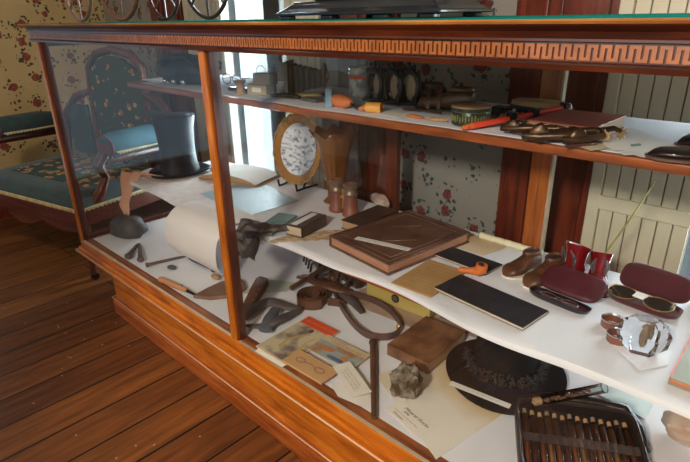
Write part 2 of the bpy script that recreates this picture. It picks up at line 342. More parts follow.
m = M(); m.b(XL, XR, YB-.02, YB, 0, .12); struct(m.build('baseboard_back', MAHOG)); struct(M().b(XL, XL+.02, YF, YB, 0, .14).build('baseboard_left', MAHOG))

# ------------------------------------------------------------------ display case
LX = 2.2; DY = .69
case = thing('display_case', 'long oak and glass display case filled with antique objects', 'display case', (0, 0, 0))
def K(m, name, mt, **k): return m.build(name, mt, case, **k)
m = M(); m.b(.21, LX-.2, .012, DY-.02, .0005, .215); K(m, 'base', ORG)
m = M()   # plinth moulding round the foot
m.b(.195, LX-.185, 0, DY-.01, .0005, .062); m.b(.2, LX-.19, .004, DY-.014, .062, .074); K(m, 'plinth', wood('plinth_oak', (.45, .12, .02), (.33, .075, .012), (.18, .035, .008), 'x'), bevel=.005)
m = M(); m.b(-.024, LX, -.026, DY, .215, .2265); m.b(-.014, LX, -.016, DY, .2265, .24); m.b(-.004, LX, -.006, DY, .24, .2695); K(m, 'deck_frame', ORG, bevel=.004)
GLINT = mat('highlight_edge', (.80, .50, .30), (.62, .33, .16), sc=14, rough=.22, coat=.8, stretch=(.3, 1, 1))  # pale colour paints the highlight lines along lip and plinth edges
K(M().tube([(-.0235, DY, .2245), (-.0235, -.0255, .2245), (LX, -.0255, .2245)], .0028, 8), 'lip_highlight', GLINT, smooth=True)
K(M().tube([(.194, .1, .073), (.194, .0015, .073), (LX-.19, .0015, .073)], .0026, 8), 'plinth_highlight', GLINT, smooth=True)
m = M(); m.b(0, LX, .0, DY, .2695, .27); K(m, 'deck_board', SHELFW)
pw = .026
def post(x0, y0, x1, y1, mt=ORGZ, nm='post'): return K(M().b(x0, x1, y0, y1, .2697, 1.031), nm, mt, bevel=.002)
post(-.004, -.006, .020, .018); post(1.048, -.006, 1.073, .020); post(LX-.03, -.006, LX, .02)
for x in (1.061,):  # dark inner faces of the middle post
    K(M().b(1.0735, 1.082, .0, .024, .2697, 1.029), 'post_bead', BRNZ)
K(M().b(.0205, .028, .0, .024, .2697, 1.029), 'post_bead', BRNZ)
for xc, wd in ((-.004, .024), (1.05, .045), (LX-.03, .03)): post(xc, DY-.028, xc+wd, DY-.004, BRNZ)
xr = Y(542, 150, DY-.02).x
post(xr-.022, DY-.028, xr+.032, DY-.004, wood('rear_post_oak', (.42, .13, .03), (.30, .08, .015), (.16, .04, .01), 'z'))
K(M().b(xr+.033, xr+.038, DY-.03, DY-.01, .2697, 1.029), 'post_bead', mat('pale_bead', (.45, .36, .25), rough=.4))
m = M(); m.b(.02, LX-.03, DY-.028, DY-.004, .2697, .30); m.b(.02, LX-.03, DY-.028, DY-.004, 1.0, 1.031); m.b(-.002, .018, .02, DY-.03, .2697, .285); m.b(-.002, .018, .02, DY-.03, 1.012, 1.031); K(m, 'frame_rail', BRN)
K(M().b(.0205, 1.0475, .004, .008, .268, 1.031), 'glass_pane', GLASS); K(M().b(1.0735, LX-.03, .004, .008, .268, 1.031), 'glass_pane', GLASS)
K(M().b(.004, .008, .02, DY-.03, .285, 1.012), 'end_glass', GLASS); K(M().b(LX-.008, LX-.004, .02, DY-.03, .272, 1.03), 'end_glass', GLASS); K(M().b(.02, LX-.03, DY-.018, DY-.014, .30, 1.0), 'rear_glass', GLASS)
K(M().b(.028, 1.0475, -.004, .003, .2697, .2725), 'glazing_bead', mat('pale_bead', (.62, .50, .36), rough=.25)); K(M().b(1.082, LX-.03, -.004, .003, .2697, .2725), 'glazing_bead', bpy.data.materials['pale_bead'])  # bead is pale to carry the highlight line at the glass foot
# cornice: profile swept along the left end and the front
prof = [(.000, 1.029), (.010, 1.029), (.012, 1.035), (.016, 1.038), (.010, 1.0395), (.010, 1.0605), (.018, 1.062), (.018, 1.065), (.013, 1.067), (.017, 1.073), (.027, 1.078), (.031, 1.080), (.034, 1.0835), (.031, 1.0868), (.0, 1.0868)]
def ring(px): return [px(o, z) for o, z in prof]
rings = [ring(lambda o, z: (-o-.004, DY+.02, z)), ring(lambda o, z: (-o-.004, -o-.006, z)), ring(lambda o, z: (LX+.02, -o-.006, z))]
m = M().loft(rings); K(m, 'cornice', BRN)
m = M().loft([[(x, -.041, 1.0845), (x, -.038, 1.0868), (x, -.036, 1.0835), (x, -.0385, 1.0815)] for x in (-.039, LX+.02)]); K(m, 'cornice_nosing', mat('worn_gilt_edge', (.52, .20, .045), (.26, .08, .02), sc=30, rough=.28, metal=.1, coat=.4, stretch=(.3, 1, 1)))
K(M().b(0, LX+.02, -.0152, -.004, 1.0395, 1.0605), 'fret_ground', FRETD)
m = M(); g_, bw, hh = .0029, .0047, .0042; P0 = 2*(g_+bw); x = .004; yb, yf = -.0185, -.0153; z0, z1 = 1.0405, 1.0595
while x < LX:   # Greek-key band: one continuous meander
    m.b(x, x+bw, yb, yf, z0+.0006, z1-.0006); m.b(x+bw+g_, x+2*bw+g_, yb, yf, z0+.0006, z1-.0006)
    m.b(x+bw, x+bw+g_, yb, yf, z1-hh, z1-.0006); m.b(x+2*bw+g_, x+P0, yb, yf, z0+.0006, z0+hh); x += P0
K(m, 'fretwork', FRET)
K(M().b(0, LX, .0, DY+.02, 1.031, 1.083), 'top_board', BRN)
K(M().b(-.034, LX+.02, -.033, DY+.018, 1.0868, TZ), 'top_felt', FELT)
# shelves
K(M().b(.03, LX-.04, .282, DY-.03, .847, .8655), 'upper_shelf', SHELFW, bevel=.003)
K(M().b(.03, LX-.04, .222, DY-.03, .457, .4775), 'lower_shelf', SHELFW, bevel=.003)
def wavy(x, k): return noise.noise(Vector((x*k, 3.1, 0)))
# linings (cloth laid over deck and shelves)
def lining(name, label, x0, x1, yf, yb, z, amp, k, drop):
    def fn(u, v):
        x = x0+(x1-x0)*u; f = yf+amp*wavy(x, k)
        if v < .12: q = v/.12; return (x, f-.001, z-drop*(1-q)*(1+.7*wavy(x+2, k)))
        q = (v-.12)/.88; return (x, f+(yb-f)*q, z+.0022*abs(noise.noise(Vector((x*9, q*6, 1))))*(1 if .02 < q < .98 else 0))
    o = solo(M().sheet(lambda u, v: fn(u, v), 150, 24, .0008), name, CLOTH, label, 'cloth', smooth=True); return o
solo(M().sheet(lambda u, v: (.035+u*(LX-.08), .03+v*(DY-.07), .2715+.0006*noise.noise(Vector((u*20, v*9, 0)))), 80, 24, .0008), 'cloth_lining', CLOTH, 'white cloth lining the bottom deck of the display case', 'cloth', smooth=True)
lining('cloth_lining', 'white cloth with a wavy edge covering the middle shelf', .035, LX-.05, .205, DY-.035, .4795, .038, 3.2, .012)
lining('cloth_lining', 'white cloth covering the narrow top shelf inside the case', .12, LX-.05, .295, DY-.035, .8668, .018, 5, .001)
#PART2
# ================================================================== settee in the corner
st = thing('settee', 'carved dark wood settee with teal needlepoint seat in the corner', 'settee', (-.13, .05, 0), R(13))
W_, D_ = .93, .60
m = M()
for i in range(24): pass
m.b(-W_, 0, 0, .035, .265, .335); m.b(-.035, 0, .03, D_, .265, .335); m.b(-W_, -W_+.035, .03, D_, .265, .335); m.b(-W_, 0, D_-.04, D_, .265, .335)
pts = [(-W_, .27)]+[(-W_+W_*i/30, .262-.030*abs(math.sin(i/30*pi*3))**.8-.02*math.exp(-((i-15)/4)**2)) for i in range(31)]+[(0, .27)]
m.add([(x, .004, z) for x, z in pts]+[(x, .026, z) for x, z in pts], [tuple(range(len(pts))), tuple(range(2*len(pts)-1, len(pts)-1, -1))]+[(i, i+1, len(pts)+i+1, len(pts)+i) for i in range(len(pts)-1)])
m.build('seat_rail', SETW, st, bevel=.006)
for x in (-.03, -W_+.03):
    for y in (.03, D_-.03):
        l = M().tube([(x, y, .30), (x+.006, y-.008, .2), (x, y, .10), (x+.002, y-.004, .05), (x, y, .035)], [.030, .026, .016, .013, .020], 12).build('leg', SETW, st, smooth=True)
        M().cyl((x-.009, y, .0175), (x+.009, y, .0175), .017, n=16).build('caster', BIRON, l, smooth=True)
m = M().sheet(lambda u, v: (-W_+.01+(W_-.02)*u, .006+(D_-.05)*v, .338+.062*(max(0, 1-(2*u-1)**6)*max(0, 1-(2*v-1)**6))**.5), 30, 20, .002); m.build('seat_cushion', TEALV, st, smooth=True)
m = M().sheet(lambda u, v: (-.12-.60*u, .13+.34*v, .339+.062*(max(0, 1-(2*((-.12-.60*u+W_-.01)/(W_-.02))-1)**6)*max(0, 1-(2*((.124+.34*v)/(D_-.05))-1)**6))**.5+.0015), 16, 10, .001); m.build('needlepoint_panel', SEATF, st, smooth=True)
NAILM = mat('gold_gimp', (.72, .55, .30), (.5, .34, .15), sc=30, rough=.5)
m = M(); n = 44
for i in range(n): x = -W_+.01+(W_-.02)*i/(n-1); m.tube([(x-.010, .001, .342), (x, -.003, .334), (x+.010, .001, .342)], .0042, 6)
m.tube([(-W_, .001, .345), (0, .001, .345)], .004, 6)
for i in range(28): y = .005+D_*i/28; m.tube([(.001, y-.009, .342), (.004, y, .334), (.001, y+.009, .342)], .0042, 6)
m.tube([(.001, 0, .345), (.001, D_, .345)], .004, 6); m.build('seat_trim', NAILM, st)
for sx in (0, -W_+.02):
    x = sx-.045
    b_ = M().tube([(x, .22, .565), (x, .25, .575), (x, .45, .575), (x, D_-.02, .56)], [.050, .056, .056, .05], 20).build('arm_bolster', mat('bolster_fabric', (.045, .15, .21), (.03, .10, .13), sc=16, rough=.7) if sx == 0 else TEALV, st, smooth=True)
    M().cyl((x, .212, .568), (x, .224, .568), .054, n=24).build('arm_scroll', BURG, st, bevel=.004, smooth=True)
    m = M(); k = 18
    for i in range(k): y = .24+(D_-.28)*i/k; m.tube([(x+.052, y, .548), (x+.054, y+.008, .540), (x+.052, y+.016, .548)], .0036, 6)
    m.tube([(x+.053, .23, .551), (x+.053, D_-.03, .541)], .0035, 6); m.build('arm_trim', NAILM, st)
    M().tube([(x, .20, .54), (x, .16, .50), (x, .19, .44), (x, .15, .38), (x, .10, .335)], [.030, .032, .022, .028, .034], 12, flat=.8).build('arm_support', SETW, st, smooth=True)
    M().tube([(x, .20, .515), (x, D_-.02, .505)], .022, 10).build('arm_rail', SETW, st, smooth=True)
m = M()   # carved back frame
bp = [(-.93, D_-.03, .33), (-.91, D_, .60), (-.80, D_+.01, .70), (-.66, D_+.02, .74), (-.655, D_+.03, .86), (-.58, D_+.03, .93), (-.44, D_+.03, .955), (-.30, D_+.03, .93), (-.225, D_+.03, .86), (-.22, D_+.02, .74), (-.1, D_+.01, .70), (-.02, D_, .60), (0, D_-.03, .33)]
m.tube(bp, .022, 10); m.tube([(-.66, D_+.02, .74), (-.66, D_, .36)], .018, 8); m.tube([(-.22, D_+.02, .74), (-.22, D_, .36)], .018, 8); m.build('back_frame', SETW, st, smooth=True)
m = M().sheet(lambda u, v: (-.65+.42*u, D_+.01-.025*math.sin(pi*u)*math.sin(pi*v), .38+(.46+.085*math.sin(pi*u))*v), 16, 16, .02); m.build('back_panel', TAPES, st, smooth=True)
for a in (-.90, -.21): m = M().sheet(lambda u, v: (a+.19*u, D_+.005-.01*math.sin(pi*u), .38+.28*v), 10, 8, .015); m.build('side_panel', TEALV, st, smooth=True)

# ================================================================== on top of the case
wg = thing('wheeled_cart', 'old toy wagon on thin spoked wheels standing on the case top', 'wagon', (.07, .14, TZ+.0028), 0)
PW = wood('painted_wheel', (.42, .16, .07), (.26, .09, .04), (.13, .05, .03), 'z', rough=.4)
for (x, y, r_, mt) in ((0, 0, .125, mat('pale_wheel', (.42, .22, .15), (.24, .11, .07), sc=10, rough=.4)), (0, .33, .125, BRNZ), (.325, 0, .15, PW), (.335, .31, .15, mat('dark_wheel', (.10, .06, .045), (.05, .03, .025), sc=10, rough=.4))):
    wz = (x, y, r_); th = [(x+r_*.962*math.cos(2*pi*i/40), y, r_+r_*.962*math.sin(2*pi*i/40)) for i in range(40)]
    w_ = M().tube(th, .0068, 8, closed=True).build('wheel', mt, wg, smooth=True)
    m = M(); m.cyl((x, y-.014, r_), (x, y+.014, r_), .014, n=14)
    for i in range(8):
        a = 2*pi*i/8+.39*2; m.cyl((x, y, r_), (x+(r_-.006)*math.cos(a), y, r_+(r_-.006)*math.sin(a)), .0042, n=6)
    m.build('spokes', mt, w_)
M().cyl((0, 0, .125), (0, .33, .125), .006).build('axle', BIRON, wg); M().cyl((.33, 0, .15), (.33, .31, .15), .006).build('axle', BIRON, wg)
m = M(); m.b(-.02, .37, .03, .225, .155, .165); m.b(-.02, -.01, .03, .225, .165, .26); m.b(.36, .37, .03, .225, .165, .26); m.b(-.02, .37, .03, .04, .165, .24); m.b(-.02, .37, .215, .225, .165, .24); m.build('wagon_box', BRN, wg)
# black stepped base
a0 = Y(281, 12, .26); a1 = Y(446, 12, .26)
bx = thing('mantel_clock', 'long black stepped base of a mantel clock standing on the case top', 'clock', ((a0.x+a1.x)/2, .34, TZ+.0003), 0); hw = (a1.x-a0.x)/2
m = M(); m.b(-hw, hw, -.10, .10, .009, .016)
m.loft([[(-hw*q, -.10*q2, z), (hw*q, -.10*q2, z), (hw*q, .10*q2, z), (-hw*q, .10*q2, z)] for q, q2, z in ((.995, .99, .016), (.93, .86, .024), (.86, .76, .034), (.84, .72, .036), (.84, .72, .040))]); m.build('base', BLAQ, bx, bevel=.002)
m = M(); m.b(-.15, .15, -.055, .055, .040, .22); m.build('body', BLAQ, bx, bevel=.003)
M().cyl((0, -.057, .13), (0, -.0555, .13), .042, n=32).build('dial', CARD, bx); M().tube([(.044*math.cos(2*pi*i/32), -.058, .13+.044*math.sin(2*pi*i/32)) for i in range(32)], .004, 8, closed=True).build('bezel', BRASS, bx, smooth=True)
for x in (-hw*.9, -hw*.3, hw*.35, hw*.85):
    for y in (-.08, .08): M().b(x-.018, x+.018, y-.012, y+.012, 0, .009).build('foot', BLAQ, bx, bevel=.002)

# ================================================================== top shelf
A_ = lambda px, py: Z(px, py, AZ)
# papers
pz = [0]
def paper(pixels, z, label, mt=None, name='paper_sheet', cat='paper', group=None, t=.0005, curl=0):
    P = [Z(a, b, z) for a, b in pixels]; c = sum(P, Vector())/len(P); pz[0] += .00035
    o = M().prism([(p.x-c.x, p.y-c.y) for p in P], 0, t).build(name, mt or PAPER); o.location = (c.x, c.y, z+.0006+pz[0]); tag(o, label, cat, group); return o
E0 = Vector((0, 0, 0))
# dark leather boot-like bundle, left
p = A_(182, 84); o = thing('saddle_bag', 'lumpy dark leather bag at the far left end of the top shelf', 'bag', (p.x+.02, p.y+.02, AZ), R(10))
M().ell((0, 0, .05), (.16, .06, .055), 24, 14, amp=.25, fq=2, seed=4, cut=.001).build('body', mat('blueblack_leather', (.05, .055, .07), (.02, .022, .03), sc=9, rough=.45, bump=.4), o, smooth=True)
M().tube([(-.12, -.03, .05), (-.05, -.06, .10), (.05, -.055, .105), (.12, -.03, .05)], .009, 10).build('strap', LEAD, o, smooth=True)
for x in (-.05, 0, .05): M().ell((x, -.072, .016), (.011, .008, .011), 12, 8).build('buckle', SILV, o, smooth=True)
p = A_(148, 80.5); o = solo(M().prism([(-.06, -.03), (.06, -.04), (.07, .03), (-.05, .05)], 0, .004), 'leaflet', PAPER, 'small pale leaflet at the left tip of the top shelf', 'leaflet', (p.x+.03, p.y+.02, AZ))
# spectacles / wire thing on a tan lens box
p = A_(220, 86); o = thing('wire_spectacles', 'small wire spectacles lying just right of the middle post', 'spectacles', (p.x, p.y+.05, AZ+.001), R(20))
m = M()
for s in (-.022, .022): m.tube([(s+.018*math.cos(2*pi*i/20), .004, .019+.018*math.sin(2*pi*i/20)) for i in range(20)], .0014, 6, closed=True)
m.tube([(-.004, .004, .024), (0, .004, .028), (.004, .004, .024)], .0013, 6); m.build('rims', BIRON, o, smooth=True)
M().tube([(-.04, .004, .019), (-.04, .07, .017), (-.036, .10, .004)], .0013, 6).build('temple', BIRON, o); M().tube([(.04, .004, .019), (.04, .07, .017), (.044, .10, .004)], .0013, 6).build('temple', BIRON, o)
p = A_(225, 92); solo(M().b(-.05, .05, -.022, .022, 0, .012), 'folded_case', BLAQ, 'flat black case beside the middle post on the top shelf', 'case', (p.x+.03, p.y+.05, AZ+.0005), R(5), bevel=.003)
p = A_(241, 94); o = thing('wooden_spool', 'small tan wooden spool left of the stacked beige blocks', 'spool', (p.x, p.y, AZ+.0005)); M().lathe([(.018, 0), (.018, .004), (.013, .008), (.013, .034), (.018, .038), (.018, .042)], 20).build('body', CORK, o, smooth=True)
# two beige blocks with wire bail
p = A_(259, 94); o = thing('wooden_block', 'lower of two beige wooden blocks stacked on the top shelf', 'block', (p.x, p.y, AZ+.0005), R(8), 'stacked beige blocks'); M().b(-.034, .05, -.018, .03, 0, .030).build('body', BEIGE, o, bevel=.002); M().b(-.012, .028, -.0185, -.0181, .008, .022).build('paper_label', CARD, o)
q = thing('wooden_block', 'upper beige block with a wire handle, on the lower block', 'block', (p.x+.016, p.y+.006, AZ+.031), R(14), 'stacked beige blocks'); M().b(-.027, .04, -.016, .026, 0, .034).build('body', BEIGE, q, bevel=.002)
M().tube([(-.022, 0, .033), (-.022, 0, .045), (-.012, 0, .055), (.004, 0, .055), (.014, 0, .045), (.014, 0, .033)], .0014, 6).build('wire_handle', BIRON, q, smooth=True)
# folding camera
p = A_(297, 96); o = thing('folding_camera', 'old folding camera with dark bellows and a round wooden disc', 'camera', (p.x, p.y+.045, AZ+.0005), R(38))
m = M(); rg = []
for i in range(13): q = i/12; s_ = (.046-.022*q)*(1 if i % 2 else .9); rg.append([(-.05+.10*q, s_, .048-s_*.98), (-.05+.10*q, -s_, .048-s_*.98), (-.05+.10*q, -s_, .048+s_*.98), (-.05+.10*q, s_, .048+s_*.98)])
m.loft(rg); m.build('bellows', LEAD, o)
M().b(-.064, -.05, -.052, .052, 0, .100).build('back', mat('slate_metal', (.20, .22, .24), rough=.4), o, bevel=.002)
M().cyl((.05, 0, .056), (.060, 0, .056), .036, n=28).build('lens_board', COVER, o, bevel=.003, smooth=True); M().cyl((.060, 0, .056), (.068, 0, .056), .014, n=20).build('lens', BRASS, o, smooth=True)
M().b(-.06, .075, -.03, .03, 0, .006).build('bed', BRN, o)
# yellow knife and black tools
p = A_(300, 99); solo(M().tube([(-.045, 0, .007), (-.02, 0, .008), (.03, 0, .009), (.05, 0, .008)], [.005, .009, .008, .005], 10, flat=.7), 'knife_handle', YEL, 'yellow handled tool lying in front of the folding camera', 'tool', (p.x, p.y+.02, AZ+.0005), R(35), smooth=True)
p = A_(286, 99); solo(M().tube([(-.05, 0, .008), (-.01, .006, .010), (.03, 0, .009), (.05, -.01, .008)], [.004, .008, .008, .004], 8), 'pliers', BIRON, 'black hand tool lying below the yellow handled tool', 'tool', (p.x, p.y, AZ+.0005), R(25), smooth=True)
paper([(262, 97), (272, 93), (281, 95), (272, 99)], AZ, 'small pale card at the front of the top shelf below the beige blocks', CARD)
p = A_(312, 103); solo(M().b(-.035, .035, -.014, .014, 0, .010), 'metal_tag', LEAG, 'flat grey metal plate near the shelf edge left of the blue card', 'plate', (p.x-.02, p.y+.02, AZ+.0005), R(-5), bevel=.002)
p = A_(329, 107); solo(M().b(-.010, .010, -.002, .006, 0, .048), 'upright_card', BLUE, 'narrow upright blue card left of the orange bobbin', 'card', (p.x, p.y, AZ+.0005), R(10), bevel=.001)
p = A_(342, 108); o = thing('wooden_bobbin', 'orange ribbed wooden bobbin with dark tip on the top shelf', 'bobbin', (p.x, p.y, AZ+.0185), R(-8))
m = M(); m.tube([(-.032+i*.0055, 0, 0) for i in range(14)], [.013, .0165, .015, .018, .0165, .018, .0165, .0178, .016, .0165, .014, .012, .009, .006], 18); m.build('body', ORANGE, o, smooth=True); M().cyl((.038, 0, -.004), (.052, 0, -.009), .004, n=10).build('tip', BIRON, o)
p = A_(374, 113); o = thing('wooden_tube', 'short yellow wooden tube with a hollow end on the top shelf', 'tube', (p.x, p.y, AZ+.0135), R(20))
m = M(); m.tube([(-.020, 0, 0), (.020, 0, 0)], .013, 20, cap=False); m.tube([(-.020, 0, 0), (.020, 0, 0)], .008, 20, cap=False)
m.loft([[(-.020, .013*math.cos(2*pi*i/20), .013*math.sin(2*pi*i/20)) for i in range(20)], [(-.020, .008*math.cos(2*pi*i/20), .008*math.sin(2*pi*i/20)) for i in range(20)]], cap=False); m.build('barrel', mat('amber_wood', (.78, .38, .07), (.62, .27, .04), sc=8, rough=.35), o, smooth=True)
M().cyl((-.019, 0, 0), (-.040, 0, -.005), .007, .004, 12).build('stem', ORANGE, o, smooth=True)
# painted mug
p = A_(349, 98); o = thing('painted_mug', 'white cylindrical mug with a red and blue picture, behind the bobbin', 'mug', (p.x, p.y+.05, AZ+.0005), 0)
m = M(); m.lathe([(.028, 0), (.034, .002), (.034, .085), (.031, .085), (.031, .004), (.0, .004)], 28, cap=False); m.build('body', mat('mug_picture', (.70, .70, .66), (.22, .30, .34), sc=45, rough=.25, bump=0, coat=.3, lo=.42, hi=.58), o, smooth=True)
M().lathe([(.0345, .052), (.0345, .064)], 28, cap=False, fn=lambda r, z, a: (r, z)).build('red_band', REDC, o, smooth=True)
M().tube([(.034, 0, .07), (.052, 0, .068), (.058, 0, .045), (.050, 0, .022), (.034, 0, .018)], .005, 10).build('handle', BIRON, o, smooth=True)
# three ornate black iron stirrups
stp = []
for i, (px, py, dx) in enumerate(((366, 106, 0), (384, 108, 0), (400, 109, 0))):
    p = A_(px, py); lab = ['leftmost of three ornate black iron stirrups, nearest the painted mug', 'middle one of three ornate black iron stirrups on the top shelf', 'rightmost of three black iron stirrups, beside the leather sandals'][i]
    o = thing('iron_stirrup', lab, 'stirrup', (p.x, p.y+.035, AZ+.0005), R(-8+8*i), 'black iron stirrups'); o.scale = (.78, .8, 1.0)
    m = M(); m.tube([(.036*math.cos(a), 0, .052+.040*math.sin(a)) for a in [R(-60+i_*300/20) for i_ in range(21)]], [.007+.003*abs(math.sin(i_*1.3)) for i_ in range(21)], 10)
    m.b(-.040, .040, -.022, .022, .008, .014); m.tube([(-.036, -.014, .0075), (-.030, 0, .026)], [.006, .009], 8); m.tube([(.036, -.014, .0075), (.030, 0, .026)], [.006, .009], 8); m.build('frame', BIRON, o, smooth=True)
    M().ell((0, .016, .050), (.024, .006, .034), 20, 12).build('cream_pad', mat('cream_leather', (.46, .36, .24), (.30, .20, .12), sc=12, rough=.6), o, smooth=True)
    m = M()
    for k in range(5): a = R(40+k*25); m.ell((.046*math.cos(a), 0, .056+.048*math.sin(a)), (.007, .006, .009), 8, 6)
    m.cyl((0, -.006, .094), (0, .006, .094), .012, n=14); m.build('crest', BIRON, o, smooth=True)
# sandals
def sandal(px, py, rz, lab):
    p = A_(px, py); o = shoe('leather_sandal', lab, 'sandal', (p.x, p.y+.02, AZ+.0008), rz, .15, .062, .052, mat('bronze_leather', (.22, .115, .04), (.06, .03, .015), sc=14, rough=.38, bump=.4), LEAD, group='brown leather sandals', toe=.7, lining=BIRON)
    for x, h in ((.034, .042), (.006, .046)):
        M().ribbon([(x, -.032*math.cos(a), .006+h*math.sin(a)) for a in [pi*i/14 for i in range(15)]], .010, .003, up=(1, 0, 0)).build('strap', LEA, o, smooth=True)
    M().tube([(.010+.009*math.cos(2*pi*i/16), -.030, .026+.009*math.sin(2*pi*i/16)) for i in range(16)], .0022, 6, closed=True).build('buckle', BRASS, o, smooth=True)
p = A_(420, 113); solo(M().tube([(-.05, 0, .005), (0, .004, .006), (.06, -.004, .005)], .005, 8, flat=.5), 'leather_strip', LEA, 'short brown leather strip in front of the sandals', 'strap', (p.x, p.y, AZ+.0008), R(5), smooth=True)
paper([(372, 113), (392, 111), (412, 116), (400, 119)], AZ, 'narrow white torn paper in front of the iron stirrups', CARD)
for i, (px, py, mt, l_) in enumerate(((415, 118, ORANGE, 'orange brown flint flake on the cloth in front of the sandals'), (436, 121, CORK, 'pale brown flint flake just left of the round tin'))):
    p = A_(px, py); solo(M().ell((0, 0, .003), (.028, .010, .004), 14, 6, amp=.3, seed=i, cut=0), 'flint_flake', mt, l_, 'flint', (p.x, p.y, AZ+.0008), R(-10+i*14))
# oval tin with tan lid
p = A_(467, 127); q = A_(448, 122); r_ = 0.042
o = thing('round_tin', 'round dark green tin with gilt lettering band and tan lid', 'tin', (p.x-.013, p.y+.034, AZ+.0005), 0)
M().lathe([(r_-.002, 0), (r_, .003), (r_, .028), (r_-.001, .030)], 40).build('body', mat('green_tin', (.035, .06, .03), (.015, .02, .012), sc=40, rough=.3, metal=.3), o, smooth=True)
M().lathe([(r_+.0015, .0295), (r_+.0015, .040), (r_-.001, .042), (0.001, .0425)], 40, cap=False).build('lid', mat('tin_lid', (.52, .33, .16), (.36, .20, .09), sc=8, rough=.4), o, smooth=True)
M().lathe([(r_+.0018, .030), (r_+.0018, .038)], 40, cap=False).build('lid_band', mat('green_band', (.03, .045, .03), rough=.3), o, smooth=True)
m = M()
for k in range(40):
    a = 2*pi*k/40; m.b(r_*math.cos(a)-.0016, r_*math.cos(a)+.0016, r_*math.sin(a)-.0016, r_*math.sin(a)+.0016, .008+.003*(k % 2), .020+.002*(k % 3))
m.build('gilt_band', mat('gilt_letters', (.20, .17, .06), rough=.5, metal=.2), o)
# long oval box behind
p = A_(533, 121); o = thing('oval_brush_box', 'long flat oval box with a tan lid behind the red stick', 'box', (p.x-.015, p.y+.065, AZ+.0005), R(-3))
ov = lambda r1, r2, z: [(r1*math.cos(2*pi*i/32), r2*math.sin(2*pi*i/32), z) for i in range(32)]
M().loft([ov(.075, .035, 0), ov(.078, .037, .004), ov(.078, .037, .024)]).build('body', mat('dark_green_box', (.02, .035, .03), rough=.4), o, smooth=True); M().loft([ov(.074, .034, .0242), ov(.072, .032, .032), ov(.06, .026, .036)]).build('lid', mat('tan_lid', (.55, .38, .20), (.42, .27, .13), sc=8, rough=.5), o, smooth=True)
p = A_(497, 118); solo(M().b(-.05, .05, -.02, .02, 0, .018), 'black_box', BLAQ, 'small black box between the round tin and the oval box', 'box', (p.x+.01, p.y+.05, AZ+.0005), R(-4), bevel=.003)
# red stick with clips
a, b_ = A_(463, 131), A_(566, 120); d = b_-a; o = thing('red_stick', 'long red stick with black clips lying across the top shelf', 'stick', (a.x, a.y, AZ+.0075), math.atan2(d.y, d.x)); L_ = d.length
M().tube([(0, 0, -.001), (.012, 0, 0), (L_*.5, 0, .010), (L_, 0, .022)], [.004, .0065, .006, .006], 10).build('shaft', mat('red_paint', (.85, .07, .03), (.72, .05, .02), sc=5, rough=.3), o, smooth=True)
M().tube([(-.004, 0, -.001), (.022, 0, .001)], [.004, .0075], 10).build('tip', ORANGE, o, smooth=True)
for q in (.44, .66, .97): M().b(L_*q-.008, L_*q+.008, -.010, .010, -.002+.018*q, .014+.018*q).build('clip', BIRON, o, bevel=.002)
# bead bundle
rnd = random.Random(5); p = A_(505, 123); BC = [mat('bead_%s' % n_, c, rough=.4, bump=0) for n_, c in (('red', (.6, .06, .04)), ('white', (.7, .66, .6)), ('green', (.10, .28, .10)), ('pink', (.6, .25, .25)))]
o = thing('bead_string', 'heap of multicoloured glass beads behind the red stick', 'beads', (p.x+.005, p.y+.022, AZ+.0005))
for bi in range(4):
    m = M()
    for k in range(16): x_, y_ = rnd.gauss(0, .016), rnd.gauss(0, .009); m.ell((x_, y_, .004+rnd.random()*.024*max(0, 1-abs(x_)/.04)), (.004, .004, .004), 8, 6)
    m.build('beads', BC[bi], o, smooth=True)
# bronze skates / spurs heap
def skate(px, py, rz, lab, s_=1):
    p = A_(px, py); o = thing('iron_spur', lab, 'spur', (p.x, p.y, AZ+.0008), rz, 'dark bronze spurs')
    M().tube([(-.045*s_, -.025*s_, .012), (-.02*s_, -.034*s_, .014), (.025*s_, -.028*s_, .018), (.036*s_, 0, .02), (.025*s_, .028*s_, .018), (-.02*s_, .034*s_, .014), (-.045*s_, .025*s_, .012)], .0065*s_, 8).build('heel_band', BRONZ, o, smooth=True)
    M().tube([(.036*s_, 0, .02), (.06*s_, 0, .024), (.075*s_, 0, .018)], [.006*s_, .005*s_, .004*s_], 8).build('shank', BRONZ, o, smooth=True)
    m = M(); m.cyl((.076*s_, -.0015, .014), (.076*s_, .0015, .014), .008*s_, n=12)
    for k in range(8): a = 2*pi*k/8; m.cyl((.076*s_, 0, .014), (.076*s_+.013*math.cos(a)*s_, 0, .014+.0125*math.sin(a)), .002, .0008, 5)
    m.build('rowel', BRASS, o); M().ell((-.02*s_, -.03*s_, .018), (.016*s_, .006, .014*s_), 12, 8, amp=.2).build('buckle', BRONZ, o, smooth=True); M().ell((0, .0, .010), (.034*s_, .022*s_, .0095), 14, 8, amp=.35, seed=2, cut=.001).build('leather_strap', LEAD, o, smooth=True)
skate(524, 134, R(14), 'small dark bronze spur left of the bigger spur, below the red stick', .9); skate(552, 141, R(22), 'largest dark bronze spur lying before the red book', 1.15); skate(579, 143, R(50), 'dark bronze spur leaning against the front of the red book', 1.05)
a, b_ = A_(520, 136), A_(560, 143)
for (x0, y0, x1, y1, l_) in ((516, 135, 534, 139, 'short dark rod in front of the smallest bronze spur'), (566, 149, 596, 146, 'thin brown stick below the red book')):
    a, b_ = A_(x0, y0), A_(x1, y1); solo(M().cyl((0, 0, .0035), tuple(Vector((b_.x-a.x, b_.y-a.y, .0035))), .003, n=8), 'thin_stick', LEA, l_, 'stick', (a.x, a.y, AZ+.0008))
